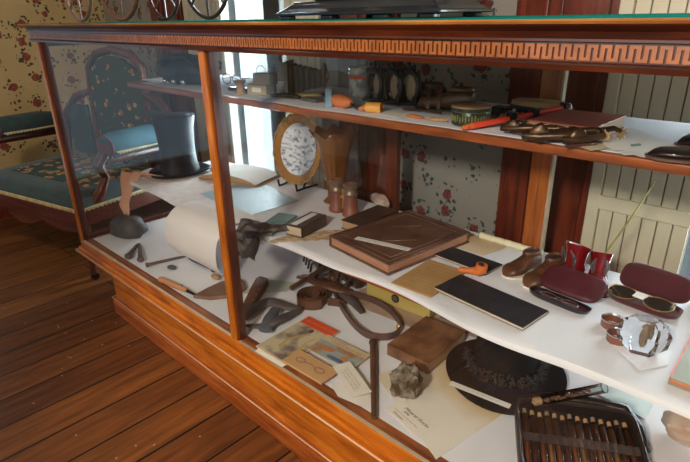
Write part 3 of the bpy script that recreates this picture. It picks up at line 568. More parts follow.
# red book on the right
bk = book('red_book', 'worn red printed book lying behind the bronze spurs', rect((592, 143), (624, 129), (560, 122), AZ), AZ, .027, mat('red_book_cover', (.50, .12, .08), (.34, .10, .06), sc=9, rough=.5, bump=.1), PAGES, spine='+y')
bk.location.z += .0008
paper([(596, 141), (632, 128), (662, 141), (690, 147), (690, 160), (640, 158)], AZ, 'large white sheet of paper right of the red book on top shelf')
for i, (pp, l_, mt) in enumerate(((((578, 147), (600, 145), (612, 149), (590, 152)), 'small printed ticket below the red book', TANP), (((604, 147), (622, 146), (632, 150), (614, 152)), 'second small printed ticket left of the black shoes', CARD), (((630, 146), (640, 145), (641, 147), (631, 148)), 'tiny green slip of paper before the large white sheet', TEAL), (((618, 154), (636, 153), (642, 156), (624, 157)), 'narrow pale slip at the very front of the top shelf', PAPER))): paper(pp, AZ, l_, mt, 'ticket', 'ticket')

# shoes ------------------------------------------------------------
def shoe(name, lab, cat, loc, rz, L, W, H, mt, sole, shaft=0, group=None, toe=.5, lean=0, lining=LEAD, opening=None):
    o = thing(name, lab, cat, loc, rz, group); n = 20; rings = []; k = 18
    for i in range(k+1):
        q = i/k; x = -L/2+L*q
        w = W/2*(.62+.10*math.sin(q*pi)+.34*math.exp(-((q-.72)/.22)**2))*min(1, (q/.05)**.5 if q < .05 else 1)*(1 if q < .88 else max(.12, (1-((q-.88)/.125)**2))**.5)
        top = H*(1.0 if q < .30 else (1-(1-toe)*min(1, (q-.30)/.35)))*(1 if q < .85 else max(.25, 1-((q-.85)/.17)**2))*(.9+.1*min(1, q/.1))
        rg = []
        for j in range(n):
            a = 2*pi*j/n; cy, cz = math.cos(a), math.sin(a); rg.append((x, w*math.copysign(abs(cy)**.8, cy), max(.0035, .0035+(top-.0035)*(.5+.5*math.copysign(abs(cz)**.8, cz)))))
        rings.append(rg)
    M().loft(rings).build('upper', mt, o, smooth=True)
    M().loft([[(p_[0]*1.03, p_[1]*1.1, z) for p_ in [(-L/2+L*q, W/2*(.62+.10*math.sin(q*pi)+.34*math.exp(-((q-.72)/.22)**2))*(1 if q < .88 else max(.12, 1-((q-.88)/.125)**2)**.5)*(min(1, (.3+q/.07))), 0) for q in [i/14 for i in range(15)]]+[(-L/2+L*q, -W/2*(.62+.10*math.sin(q*pi)+.34*math.exp(-((q-.72)/.22)**2))*(1 if q < .88 else max(.12, 1-((q-.88)/.125)**2)**.5)*(min(1, (.3+q/.07))), 0) for q in [1-i/14 for i in range(15)]]] for z in (0, .0045)]).build('sole', sole, o)
    r0 = W*.40; sx = -L/2+L*.20
    if shaft: 
        m = M(); m.loft([[(sx+lean*f+r0*1.35*g*math.cos(2*pi*j/n), r0*g*math.sin(2*pi*j/n), H*.55+(shaft-H*.55)*f+(.015*math.cos(2*pi*j/n)*f)) for j in range(n)] for f, g in ((0, 1.05), (.3, .90), (.7, 1.0), (1, 1.18), (.98, 1.08), (.5, .8))], cap=True); m.build('shaft', mt, o, smooth=True)
        for s_ in (-1, 1): M().tube([(sx+r0*1.1, s_*r0*.55, H*.9), (sx+r0*1.25, s_*r0*.75, shaft*.75), (sx+r0*1.75, s_*r0*.5, shaft*1.0)], [.003, .0065, .002], 8, flat=.4).build('silver_piping', SILV, o, smooth=True)
        M().ell((L*.40, 0, H*.22), (L*.105, W*.36, H*.26), 16, 10).build('toe_cap', SILV, o, smooth=True)
    else:
        M().loft([[(sx+.006+L*.20*g*math.cos(2*pi*j/n), W*.30*g*math.sin(2*pi*j/n), H*.93+f) for j in range(n)] for f, g in ((0, 1.08), (.006, 1.12), (.009, 1.0), (.004, .85))]).build('collar', mt, o, smooth=True)
        M().loft([[(sx+.006+L*.16*math.cos(2*pi*j/n), W*.23*math.sin(2*pi*j/n), H*.93+f) for j in range(n)] for f in (.0045, .0052)]).build('opening', lining, o)
    lc = M()
    for i in range(3): x = -L/2+L*(.42+.07*i); lc.tube([(x, -W*.2, H*(.86-.12*i)), (x+.002, 0, H*(1.0-.12*i)+.002), (x, W*.2, H*(.86-.12*i))], .0013, 6)
    lc.build('laces', lining, o, smooth=True); return o
sandal(412, 105, R(205), 'left one of the pair of brown leather sandals on the top shelf'); sandal(441, 111, R(200), 'right one of the brown leather sandals, beside the round tin')
BSH = mat('black_shoe_leather', (.035, .022, .020), (.016, .010, .010), sc=12, rough=.3, bump=.15, coat=.3)
SOLEB = mat('brown_sole', (.14, .07, .05), rough=.6)
p = A_(683, 160); shoe('black_shoe', 'lower pointed black leather shoe at the right of the top shelf', 'shoe', (p.x+.03, p.y+.012, AZ+.001), R(200), .17, .055, .045, BSH, SOLEB, group='black shoes', toe=.38)
p = A_(690, 150); shoe('black_shoe', 'rear black leather shoe standing behind the lower one', 'shoe', (p.x+.06, p.y+.06, AZ+.001), R(207), .19, .06, .055, BSH, SOLEB, group='black shoes', toe=.4)
# plant stalk under the top shelf
a, b_ = Z(601, 262, MZ), X(656, 178, 2.0)
a = Vector((a.x, .63, MZ+.004)); b_ = Y(655, 181, a.y-.06); b_.z = min(b_.z, .840)
solo(M().tube([E0, (b_-a)*.33+Vector((0, 0, -.012)), (b_-a)*.66+Vector((0, 0, -.012)), b_-a], [.0028, .0026, .0022, .0018], 8), 'reed_stalk', mat('green_reed', (.34, .36, .10), (.25, .26, .07), sc=12, rough=.5), 'thin green reed stalk leaning behind the red boots', 'reed', a, smooth=True)
# ================================================================== middle shelf
B_ = lambda px, py: Z(px, py, MZ)
pz[0] = 0
MAP = mat('old_print', (.80, .74, .70), (.66, .55, .54), sc=30, rough=.75, bump=.02)
paper([(128, 178), (150, 168), (214, 182), (250, 196), (186, 212), (138, 186)], MZ, 'large creased printed sheet spread under the top hat at the left end', MAP)
paper([(216, 176), (238, 162), (262, 172), (248, 184)], MZ, 'white sheet tucked under the open album beside the middle post')
pic = paper([(200, 194), (254, 180), (299, 201), (246, 217)], MZ, 'blue-grey picture sheet lying in front of the decorative plate', mat('blue_photo_print', (.42, .58, .68), (.26, .36, .40), sc=3, rough=.4, bump=0), 'picture_sheet', 'picture')
# rolled sheet that hangs over the front edge
def rollfn(u, v):
    x = .515+.31*u
    prof_ = [(.29, MZ+.002), (.25, MZ+.005), (.21, MZ+.010), (.165, MZ+.006), (.128, MZ-.02), (.112, MZ-.06), (.112, MZ-.115), (.138, MZ-.158), (.18, MZ-.190)]
    q = v*(len(prof_)-1); i = min(int(q), len(prof_)-2); f = q-i
    def cr(k):
        P = [prof_[max(0, min(len(prof_)-1, i+d))][k] for d in (-1, 0, 1, 2)]
        return P[1]+.5*f*(P[2]-P[0]+f*(2*P[0]-5*P[1]+4*P[2]-P[3]+f*(3*(P[1]-P[2])+P[3]-P[0])))
    return (x, cr(0), cr(1)+.004*math.sin(u*3))
solo(M().sheet(rollfn, 16, 40, .0007), 'rolled_document', mat('document_paper', (.86, .80, .78), (.80, .72, .70), sc=5, rough=.7, bump=.03), 'large pale document curling down over the front edge of the middle shelf', 'document', smooth=True)
# top hat
o = thing('top_hat', 'tall black silk top hat standing at the left end of the middle shelf', 'hat', (.122, .41, MZ+.0025), R(0)); n = 40; o.scale = (.78, 1.05, 1.25)
M().loft([[(1.18*r_*math.cos(2*pi*i/n), r_*math.sin(2*pi*i/n), z+.010*(math.cos(2*pi*i/n)**2)*(r_/.13)**3) for i in range(n)] for r_, z in ((.078, 0), (.105, .0), (.122, .004), (.126, .009), (.122, .011), (.105, .006), (.078, .006))]).build('brim', BSILK, o, smooth=True)
M().loft([[(1.08*r_*math.cos(2*pi*i/n), r_*math.sin(2*pi*i/n), z) for i in range(n)] for r_, z in ((.080, .005), (.074, .04), (.072, .09), (.078, .15), (.085, .185), (.086, .192), (.082, .196), (.01, .197))]).build('crown', BSILK, o, smooth=True)
M().loft([[(1.08*r_*math.cos(2*pi*i/n), r_*math.sin(2*pi*i/n), z) for i in range(n)] for r_, z in ((.081, .008), (.0785, .03))], cap=False).build('hat_band', BLACK, o, smooth=True)
# ribbon hanging at the left end
p = B_(130, 180)
def rib(u, v):
    q = v; P = [(.10, .275, MZ+.010), (.075, .245, MZ+.022), (.058, .225, MZ+.03), (.062, .20, MZ-.005), (.085, .175, MZ-.05), (.075, .165, MZ-.085), (.10, .16, MZ-.125)]
    i = min(int(q*6), 5); f = q*6-i; a, b_ = Vector(P[i]), Vector(P[i+1]); c = a.lerp(b_, f); wd = [.075, .06, .05, .035, .022, .026, .012][i]*(1-f)+[.075, .06, .05, .035, .022, .026, .012][i+1]*f
    return c+Vector((.75*wd*(u-.5)*2, .5*wd*(u-.5)*2, .006*math.sin(u*9+q*5)))
solo(M().sheet(rib, 14, 40, .001), 'silk_ribbon', mat('peach_ribbon', (.75, .46, .32), (.62, .28, .18), sc=5, rough=.6, bump=.1), 'peach silk ribbon hanging over the left end of the middle shelf', 'ribbon', smooth=True)
# open album
p = B_(226, 176)
fp = rect((212, 181), (252, 187), (236, 160), MZ); ce, a, L, W, sg = fp
o = thing('open_album', 'white leaved album with tan edges lying open left of the plate', 'album', (ce.x+.0, ce.y-.075, MZ+.0035), a)
hx, hy = .15, .085
M().b(-hx, hx, -hy, hy, 0, .004).build('cover', OLDP, o, bevel=.001)
m = M().sheet(lambda u, v: (-hx+.004+(2*hx-.008)*u, -hy+.003+(2*hy-.006)*v, .004+.026*abs(math.sin(pi*min(1, u*1.05)))**.6), 24, 4, .001); m.build('leaves', PAPER, o, smooth=True)
m = M()
xs = [-hx+.004+(2*hx-.008)*i/24 for i in range(25)]; zs = [.004+.025*abs(math.sin(pi*min(1, i/24*1.05)))**.6 for i in range(25)]
m.add([(x, -hy+.004, .004) for x in xs]+[(x, -hy+.004, z) for x, z in zip(xs, zs)]+[(x, hy-.004, .004) for x in xs]+[(x, hy-.004, z) for x, z in zip(xs, zs)], [(i, i+1, 26+i, 25+i) for i in range(24)]+[(51+i, 50+i, 75+i, 76+i) for i in range(24)]); m.build('leaf_edges', PAGES, o)
solo(M().loft([[(0, 0, 0), (.12, -.03, 0), (.14, .05, 0), (.01, .05, .0)], [(.03, .01, .04), (.035, .008, .042), (.035, .015, .042), (.03, .02, .04)]]), 'folded_napkin', CLOTH, 'white cloth folded to a peak just left of the middle post', 'cloth', (B_(180, 172).x+.075, B_(180, 172).y+.10, MZ+.003), R(-10))
# decorative plate
pb = B_(296, 187); pc = Vector((pb.x, pb.y, MZ)); Rp = .135
o = thing('decorative_plate', 'gold rimmed plate with a snowy village picture on a black stand', 'plate', (pc.x, pc.y, MZ+.012), 0); tilt = R(78); T = Matrix.Translation((0, .0, .0))@Matrix.Rotation(tilt, 4, 'X')@Matrix.Translation((0, Rp, 0))
sc_ = lambda r, z, a: (r*(1+.018*math.cos(a*22)*max(0, (r-.10)/.035)), z)
m = M(); m.T = T; m.lathe([(.001, 0), (.075, .0), (.10, .006), (.128, .014), (.135, .017), (.132, .019), (.100, .010)], 88, fn=sc_, cap=False); m.build('rim', mat('amber_lustre', (.62, .30, .07), (.42, .17, .04), sc=9, rough=.22, metal=.35, coat=.5), o, smooth=True)
m = M(); m.T = T; m.lathe([(.133, .0165), (.1372, .0175), (.136, .0198), (.132, .0195)], 88, fn=lambda r, z, a: (r*(1+.018*math.cos(a*22)), z), cap=False); m.build('gilt_edge', GOLD, o, smooth=True)
m = M(); m.T = T; m.lathe([(.0992, .0096), (.075, .0035), (.001, .003)], 48, cap=False); m.build('picture', mat('snow_picture', (.86, .88, .93), (.20, .24, .32), sc=42, rough=.2, bump=0, coat=.6, lo=.34, hi=.52, stretch=(1, 1, 1.8), detail=8), o, smooth=True)
sd = thing('plate_stand', 'black folding easel holding up the decorative plate', 'stand', (pc.x, pc.y, MZ+.0008), 0)
for s_ in (-.052, .052):
    M().tube([(s_, -.045, .030), (s_, -.040, .004), (s_, .0, .006), (s_, .065, .004)], .0045, 8).build('foot', BIRON, sd, smooth=True); M().tube([(s_, -.008, .005), (s_*.8, .048, .09)], .004, 8).build('upright', BIRON, sd)
M().cyl((-.05, .045, .08), (.05, .045, .08), .0035, n=8).build('crossbar', BIRON, sd)
# vase
pv = B_(336, 201); o = thing('glass_vase', 'tall amber carnival glass vase with flared scalloped rim', 'vase', (pv.x, pv.y, MZ+.0008), 0)
sf = lambda r, z, a: (r*(1+.09*max(0, (z-.17)/.10)*math.cos(a*8)+.02*math.cos(a*16)*(1 if .03 < z < .2 else 0)), z+.012*max(0, (z-.20)/.06)*math.cos(a*8))
AMB, nt_, oo = _nm('amber_glass'); bb_ = N(nt_, 'BsdfPrincipled', i_Roughness=.18); bb_.inputs['Base Color'].default_value = rgb((.46, .20, .07)); bb_.inputs['Metallic'].default_value = .75; bb_.inputs['Coat Weight'].default_value = .6
tt_ = N(nt_, 'BsdfTranslucent'); tt_.inputs[0].default_value = rgb((.8, .42, .16)); mx_ = N(nt_, 'MixShader'); mx_.inputs[0].default_value = .18; nt_.links.new(bb_.outputs[0], mx_.inputs[1]); nt_.links.new(tt_.outputs[0], mx_.inputs[2]); nt_.links.new(mx_.outputs[0], oo.inputs[0])
mp_ = mapping(nt_, (1, 1, .5)); nz_ = N(nt_, 'TexNoise', i_Scale=60); nt_.links.new(mp_.outputs[0], nz_.inputs[0]); bp_ = N(nt_, 'Bump', i_Strength=.9, i_Distance=.006); nt_.links.new(nz_.outputs[0], bp_.inputs['Height']); nt_.links.new(bp_.outputs[0], bb_.inputs['Normal'])
M().lathe([(.0, 0), (.045, .0), (.046, .006), (.030, .018), (.028, .03), (.034, .07), (.044, .13), (.052, .18), (.060, .215), (.076, .240), (.082, .248), (.079, .249), (.072, .240), (.055, .21), (.045, .16), (.026, .06), (.0, .04)], 96, fn=sf, cap=False).build('body', AMB, o, smooth=True)
# binoculars: two brown barrels standing upright
bi = thing('opera_glasses', 'pair of brown leather opera glasses with metal collars standing upright', 'binoculars', (B_(331, 213).x, B_(331, 213).y+.03, MZ+.0008), 0)
pA, pB_ = B_(331, 213), B_(348, 219); dv = Vector((pB_.x-pA.x, pB_.y-pA.y, 0)); dv = dv.normalized()*.066
RBL = mat('red_brown_leather', (.26, .085, .05), (.14, .045, .03), sc=16, rough=.45, bump=.2)
for k in (0, 1):
    c = dv*k; brl = M().lathe([(.027, 0), (.0285, .003), (.0285, .012), (.025, .018), (.022, .060), (.021, .070)], 24, c=c).build('barrel', RBL, bi, smooth=True)
    M().lathe([(.0225, .070), (.0245, .073), (.0245, .079), (.020, .083), (.020, .094), (.0255, .100), (.0265, .106), (.018, .110), (.012, .104)], 24, c=c).build('eyepiece', mat('dull_pewter', (.34, .24, .17), (.18, .12, .09), sc=20, rough=.4, metal=.5), brl, smooth=True)
M().tube([(0, 0, .055), tuple(dv+Vector((0, 0, .055)))], .006, 8).build('bridge', BRASS, bi); M().tube([(0, 0, .018), tuple(dv+Vector((0, 0, .018)))], .005, 8).build('bridge', BRASS, bi); c = dv*.5; M().cyl((c.x, c.y, .02), (c.x, c.y, .085), .006, n=12).build('focus_screw', BRASS, bi)
# teal notebook
fp = rect((252, 234), (272, 237), (259, 213), MZ); nb = book('teal_notebook', 'small teal cloth notebook left of the thick little book', fp, MZ+.0012, .010, TEAL, PAGES, spine='+y')
p = B_(243, 236); solo(M().b(-.032, .032, -.018, .018, 0, .016), 'black_case', BLAQ, 'small black case at the shelf edge right of the middle post', 'case', (p.x+.01, p.y+.02, MZ+.0015), R(-22), bevel=.003)
# lace mat + thick little book
def lace(u, v):
    q = B_(264, 243).lerp(B_(334, 240), u); bk_ = Vector((.02, .13, 0))*v; return (q.x+bk_.x, q.y+bk_.y+.006*math.sin(u*40)*(1-v), MZ+.002+.0015*noise.noise(Vector((u*9, v*7, 0))))
solo(M().sheet(lace, 60, 10, .0008), 'lace_mat', mat('ecru_lace', (.66, .50, .33), (.48, .30, .16), sc=50, rough=.8, bump=.4, lo=.42, hi=.58), 'ecru lace mat under the thick little book', 'mat', smooth=True)
fp = rect((286, 236), (302, 240), (328, 226), MZ)
lb = book('thick_little_book', 'thick little brown book with a white label strip on the lace mat', fp, MZ+.0045, .033, COVER, PAGEP, spine='-x' if False else '+x')
L, W = fp[2], fp[3]
lb.children[0].data.materials[0] = COVERD
lab = M().b(-L*.30, L*.05, -W*.42, W*.42, .0334, .0338).build('paper_label', PAPER, lb)
# brown pages book in the middle
fp = rect((341, 229), (362, 236), (394, 218), MZ); b2 = book('old_brown_book', 'old brown book with tan pages right of the opera glasses', fp, MZ+.0012, .030, COVERD, PAGES, spine='+x')
# shell
p = B_(371, 212); solo(M().ell((0, 0, .022), (.052, .022, .022), 24, 14, amp=.22, fq=4, seed=9, cut=.0), 'conch_shell', mat('shell', (.62, .52, .44), (.34, .20, .14), sc=30, rough=.4, bump=.6), 'bumpy whitish pink shell lying behind the old brown book', 'shell', (p.x-.01, p.y+.06, MZ+.001), R(-20), smooth=True)
# the family bible
fp = rect((329, 246), (388, 276), (463, 240), MZ+.002); ce, a, L, W, sg = fp
bb = book('large_bible', 'large brown leather bible with tooled cover under a white label strip', fp, MZ+.0015, .034, mat('bible_leather', (.17, .085, .055), (.075, .034, .022), sc=13, rough=.42, bump=.5, coat=.2), mat('rosy_page_edges', (.48, .24, .15), (.32, .14, .08), rough=.8, stretch=(1, 1, 25)), spine='-x', cover_t=.005, over=.006)
bl = bpy.data.materials['bible_leather']
m = M()
for q in (.93, .80):
    x, y = L/2*q, W/2*q; m.tube([(-x, -y, .034), (x, -y, .034), (x, y, .034), (-x, y, .034)], .0022, 8, closed=True)
m.tube([(0, -W/2*.55, .034), (L/2*.5, 0, .034), (0, W/2*.55, .034), (-L/2*.5, 0, .034)], .0018, 8, closed=True); m.build('tooled_border', bl, bb, smooth=True)
g = thing('label_strip', 'white paper label strip lying on the large bible', 'label', (ce.x, ce.y, MZ+.0386), a); pl0 = Z(356, 238, MZ+.038); pl1 = Z(410, 250, MZ+.038); g.location = ((pl0.x+pl1.x)/2, (pl0.y+pl1.y)/2, MZ+.0386); dd = pl1-pl0; g.rotation_euler.z = math.atan2(dd.y, dd.x); LL = dd.length
M().b(-LL/2, LL/2, -.011, .011, 0, .0004).build('paper', PAPER, g); scribble(g, [(-LL*.42, .002, LL*.8, .004)], .0005, INK, 3)
# aged booklet, slates, clay pipe, scroll
fp = rect((392, 284), (432, 299), (466, 272), MZ); ce, a, L, W, sg = fp; o = thing('aged_booklet', 'yellowed printed booklet lying right of the large bible', 'booklet', (ce.x-.004, ce.y, MZ+.0012), a)
m = M(); m.b(-L/2, L/2, -W/2, W/2, 0, .002); m.b(-L/2+.002, L/2-.001, -W/2+.002, W/2-.003, .0021, .0036); m.build('leaves', OLDP, o); scribble(o, [(-L*.38, W*(.34-.09*i), L*.74, .0035) for i in range(8)], .0037, INKR, 8, 'print', .0004)
fp = rect((435, 291), (521, 331), (462, 278), MZ); ce, a, L, W, sg = fp; L *= 1.03
o = book('black_notebook', 'long black notebook with cream edge at the front of the middle shelf', (ce, a, L, W, sg), MZ+.0012, .008, BLACK, PAGEP, spine='+y', cover_t=.0012, over=.001)
fp = rect((419, 251), (486, 276), (432, 242), MZ); ce, a, L, W, sg = fp
o = book('black_notebook', 'shorter black notebook tucked behind the orange clay pipe', (ce, a, L, W*1.0, sg), MZ+.0012, .006, BLACK, PAGEP, spine='+y', cover_t=.0012, over=.001)
paper([(441, 243), (468, 233), (506, 248), (484, 256)], MZ, 'beige sheet of paper behind the shorter black notebook', TANP)
p = B_(471, 277); o = thing('clay_pipe', 'small orange clay pipe head lying between the two black notebooks', 'pipe', (p.x+.002, p.y+.002, MZ+.0085), R(20))
M().tube([(-.034, .002, .006), (-.022, 0, .006), (-.006, 0, .008), (.012, 0, .010), (.020, .0, .016), (.022, .0, .030)], [.0065, .0078, .0085, .013, .0155, .0145], 18).build('bowl', ORANGE, o, smooth=True); M().cyl((.0215, 0, .0302), (.0216, 0, .0306), .010, n=18).build('tobacco', LEAD, o)
fp = rect((474, 242), (536, 261), (470, 234), MZ); ce, a, L, W, sg = fp; o = thing('paper_scroll', 'cream paper roll with dark writing at the back of the middle shelf', 'scroll', (ce.x, ce.y+.012, MZ+.0105), a)
M().tube([(-L/2+L*i/20, .001*math.sin(i*1.3), 0) for i in range(21)], [.0092+.0008*math.sin(i*2.1) for i in range(21)], 18).build('roll', mat('cream_scroll', (.80, .74, .54), (.70, .62, .42), sc=6, rough=.7), o, smooth=True)
for x in (-L*.30, -L*.08): M().tube([(x+.0105*math.sin(a_)*.2, .0104*math.cos(a_), .0104*math.sin(a_)) for a_ in [2*pi*i/16 for i in range(16)]], .0007, 5, closed=True).build('crease', TANP, o)
scribble(o, [(L*.06, .0, L*.34, .006)], .0106, INK, 5, w=.0022)
# baby shoes and red boots
BRS = mat('baby_brown_leather', (.15, .058, .022), (.07, .028, .014), sc=14, rough=.4, bump=.2)
a1_, a2_ = B_(507, 274), B_(545, 262); d = a1_-a2_; rz = math.atan2(d.y, d.x)
shoe('baby_shoe', 'left brown leather baby shoe, the one nearer the clay pipe', 'shoe', (B_(519, 274).x, B_(519, 274).y+.012, MZ+.001), rz, .115, .052, .050, BRS, CARD, group='brown baby shoes', toe=.55)
shoe('baby_shoe', 'right brown leather baby shoe, the one beside the red boots', 'shoe', (B_(540, 284).x, B_(540, 284).y+.016, MZ+.001), rz+R(4), .125, .054, .056, BRS, CARD, group='brown baby shoes', toe=.5)
shoe('red_boot', 'left shiny red doll boot with a tall pointed shaft', 'boot', (B_(560, 285).x, B_(563, 286).y+.028, MZ+.001), rz-R(4), .095, .056, .048, REDP, SILV, shaft=.090, group='red doll boots', toe=.55, lining=MARV)
shoe('red_boot', 'right shiny red doll boot, its toe cap shining silver', 'boot', (B_(592, 294).x, B_(590, 293).y+.020, MZ+.001), rz+R(35), .092, .054, .046, REDP, SILV, shaft=.086, group='red doll boots', toe=.55, lining=MARV)
# spectacle cases
def hcase(name, lab, fp, z, mi, mo, lidang, T=.012, lw=1.12):
    ce, a, L, W, sg = fp; o = thing(name, lab, 'spectacle case', (ce.x, ce.y, z), a)
    def sh(s0, ys=1):
        pts = []
        for i in range(40):
            t_ = 2*pi*i/40; pts.append((L/2*math.copysign(abs(math.cos(t_))**.45, math.cos(t_))*s0, W/2*math.copysign(abs(math.sin(t_))**.6, math.sin(t_))*s0*ys))
        return pts
    bs = M().loft([[(x, y, zz) for x, y in sh(s_)] for s_, zz in ((.86, 0), (.97, .004), (1, T), (.94, T), (.90, .005), (.5, .003))]).build('tray', mo, o, smooth=True)
    M().prism(sh(.88), .0055, .0062).build('tray_lining', mi, o)
    m = M(); m.T = Matrix.Translation((0, W/2, T))@Matrix.Rotation(lidang, 4, 'X')@Matrix.Translation((0, W/2*lw+.001, 0))
    m.loft([[(x, y, zz) for x, y in sh(s_, lw)] for s_, zz in ((.5, .0105), (.86, .010), (.97, .007), (1, 0), (.95, .0), (.90, .0055), (.5, .007))]); m.build('lid', mi, o, smooth=True); return o
fp = rect((530, 299), (588, 323), (612, 303), MZ); ce, a, L, W, sg = fp
hc = hcase('spectacle_case', 'open maroon and black spectacle case in front of the red boots', (ce+Vector((-.018, -.029, 0)), a, L*1.05, .036, 1), MZ+.0015, MAROON, BLAQ, R(26), lw=2.15)
gl = thing('steel_spectacles', 'folded steel spectacles lying in the maroon and black case', 'spectacles', hc.location+Vector((0, 0, .0085)), a)
m = M()
for s_ in (-.026, .026): m.tube([(s_+.019*math.cos(2*pi*i/24), .012*math.sin(2*pi*i/24)-.002, .0022) for i in range(24)], .0010, 6, closed=True)
m.tube([(-.007, -.002, .003), (0, .002, .005), (.007, -.002, .003)], .001, 6); m.build('rims', SILV, gl, smooth=True)
M().tube([(-.045, -.004, .003), (.0, -.010, .0032), (.05, -.008, .003)], .0009, 6).build('temple', SILV, gl); M().tube([(.045, -.003, .004), (.0, -.012, .0045), (-.05, -.009, .004)], .0009, 6).build('temple', SILV, gl)
fp = rect((608, 303), (676, 328), (690, 300), MZ); ce, a, L, W, sg = fp
hc2 = hcase('spectacle_case', 'open maroon velvet case holding dark round sunglasses', (ce+Vector((-.014, -.032, 0)), a, L*1.08, .060, 1), MZ+.0015, MARV, MARV, R(48), T=.014, lw=1.12)
sg_ = thing('round_sunglasses', 'gold rimmed sunglasses with dark round lenses resting in the velvet case', 'sunglasses', hc2.location+Vector((-.008, -.006, .0155)), a); sg_.scale = (1.12, 1.2, 1.1)
m = M(); le = M(); le.T = None
for s_ in (-.034, .034):
    m.tube([(s_+.027*math.cos(2*pi*i/28), .019*math.sin(2*pi*i/28), .004+.004*math.sin(2*pi*i/28)) for i in range(28)], .0012, 6, closed=True)
    M().loft([[(s_+.026*q*math.cos(2*pi*i/28), .018*q*math.sin(2*pi*i/28), .0042+.0038*q*math.sin(2*pi*i/28)+.001*(1-q)) for i in range(28)] for q in (1, .6, .05)]).build('lens', mat('dark_lens', (.035, .022, .018), (.02, .014, .012), rough=.08, bump=0, coat=.6) if s_ < 0 else bpy.data.materials['dark_lens'], sg_, smooth=True)
m.tube([(-.010, .004, .005), (-.004, .010, .009), (.004, .010, .009), (.010, .004, .005)], .0012, 6); m.build('rims', BRASS, sg_, smooth=True)
for s_ in (-1, 1): M().tube([(s_*.061, .004, .005), (s_*.058, .022, .004), (s_*.02, .028, .003)], .001, 6).build('temple', BRASS, sg_)
o = solo(M().prism([(-.012, -.014), (.010, -.016), (.014, .010), (0, .016), (-.012, .010)], 0, .0006), 'cream_tag', CARD, 'cream paper tag tucked between the lenses of the sunglasses', 'tag', sg_.location+Vector((0, -.002, .011)), a)
# napkin rings
for i, (px, py, l_) in enumerate(((609, 329, 'rear one of two brown and silver rings near the crystal block'), (615, 344, 'front one of two brown and silver rings touching the crystal block'))):
    p = B_(px, py); o = thing('napkin_ring', l_, 'ring', (p.x, p.y+.012, MZ+.001), R(20*i), 'brown and silver rings'); o.scale = (1.2, 1.2, 1.25)
    M().lathe([(.0165, 0), (.0175, .002), (.0175, .014), (.0160, .014), (.0155, .001)], 28, cap=False).build('band', mat('brown_enamel', (.26, .10, .06), (.17, .06, .04), rough=.25, bump=.05), o, smooth=True)
    M().lathe([(.0178, .0135), (.0182, .0155), (.0165, .0165), (.0155, .014)], 28, cap=False).build('silver_edge', SILV, o, smooth=True)
# crystal block
p = B_(651, 365); o = thing('crystal_paperweight', 'clear faceted crystal block with a small figure inside', 'paperweight', (p.x-.028, p.y+.030, MZ+.001), R(15)); o.scale = (1.3, 1.3, 1.45)
CR, nt_, oo = _nm('crystal'); gg = N(nt_, 'BsdfGlass', i_Roughness=0.0, i_IOR=1.45); gg.inputs[0].default_value = rgb((.97, .98, 1)); nt_.links.new(gg.outputs[0], oo.inputs[0])
hexr = lambda r, z, q=0: [(r*math.cos(2*pi*i/6+q), r*.8*math.sin(2*pi*i/6+q), z) for i in range(6)]
M().loft([hexr(.020, 0), hexr(.033, .012), hexr(.036, .030), hexr(.028, .046), hexr(.016, .050)]).build('block', CR, o)
M().ell((0, 0, .026), (.006, .005, .013), 12, 8, amp=.3, seed=3).build('inner_figure', mat('figure_bronze', (.40, .28, .18), (.25, .17, .1), rough=.5), o, smooth=True); M().ell((.007, .004, .030), (.005, .004, .008), 12, 8, amp=.3, seed=5).build('inner_figure', bpy.data.materials['figure_bronze'], o, smooth=True)
paper([(602, 318), (640, 316), (672, 326), (668, 366), (640, 372), (612, 345)], MZ, 'creased white tissue sheet under the crystal block', mat('tissue', (.84, .82, .84), (.74, .70, .72), sc=20, rough=.6, bump=.5))
# grey green book with red edge, right
fp = rect((667, 385), (712, 402), (690, 312), MZ); ce, a, L, W, sg = fp; o = book('grey_green_book', 'grey green book with a red printed band at the right edge', fp, MZ+.0012, .016, mat('greygreen_cover', (.34, .33, .24), (.28, .27, .20), sc=10, rough=.6), PAGER, spine='-x')
M().b(-L/2+.001, L/2-.001, W*.05*sg, W*.46*sg, .0162, .0166).build('red_band', mat('faded_red', (.50, .16, .13), (.40, .22, .18), sc=14, rough=.6), o) if sg > 0 else M().b(-L/2+.001, L/2-.001, -W*.46, -W*.05, .0162, .0166).build('red_band', mat('faded_red', (.50, .16, .13), (.40, .22, .18), sc=14, rough=.6), o)
M().b(-L/2+.0005, -L/2+.003, -W/2+.001, W/2-.001, .0162, .0167).build('red_border', REDC, o)
lettering('TEX', .014, (-L*.12, -W*.16*sg, .0165), o, mat('orange_ink', (.65, .30, .10), bump=0), 0)
# dark box right rear
p = B_(676, 291); o = thing('dark_wooden_box', 'dark wooden box with a pale open lid at the right rear', 'box', (2.045, .60, MZ+.001), R(30))
M().b(-.045, .045, -.035, .035, 0, .045).build('body', mat('smoky_wood', (.14, .09, .07), (.07, .045, .04), sc=8, rough=.45), o, bevel=.002)
m = M(); m.T = Matrix.Translation((0, .035, .046))@Matrix.Rotation(R(-12), 4, 'X'); m.b(-.047, .047, -.072, .002, 0, .004); m.build('lid', mat('dusty_lid', (.34, .38, .42), rough=.3), o)
p = B_(664, 293); solo(M().ell((0, 0, .012), (.022, .012, .0115), 16, 10, amp=.35, seed=7, cut=0), 'dark_figurine', BIRON, 'small dark lumpy figurine just left of the dark wooden box', 'figurine', (p.x-.006, p.y+.035, MZ+.0015), R(20), smooth=True)

# ================================================================== bottom deck
D = lambda px, py: Z(px, py, DZ)
pz[0] = 0
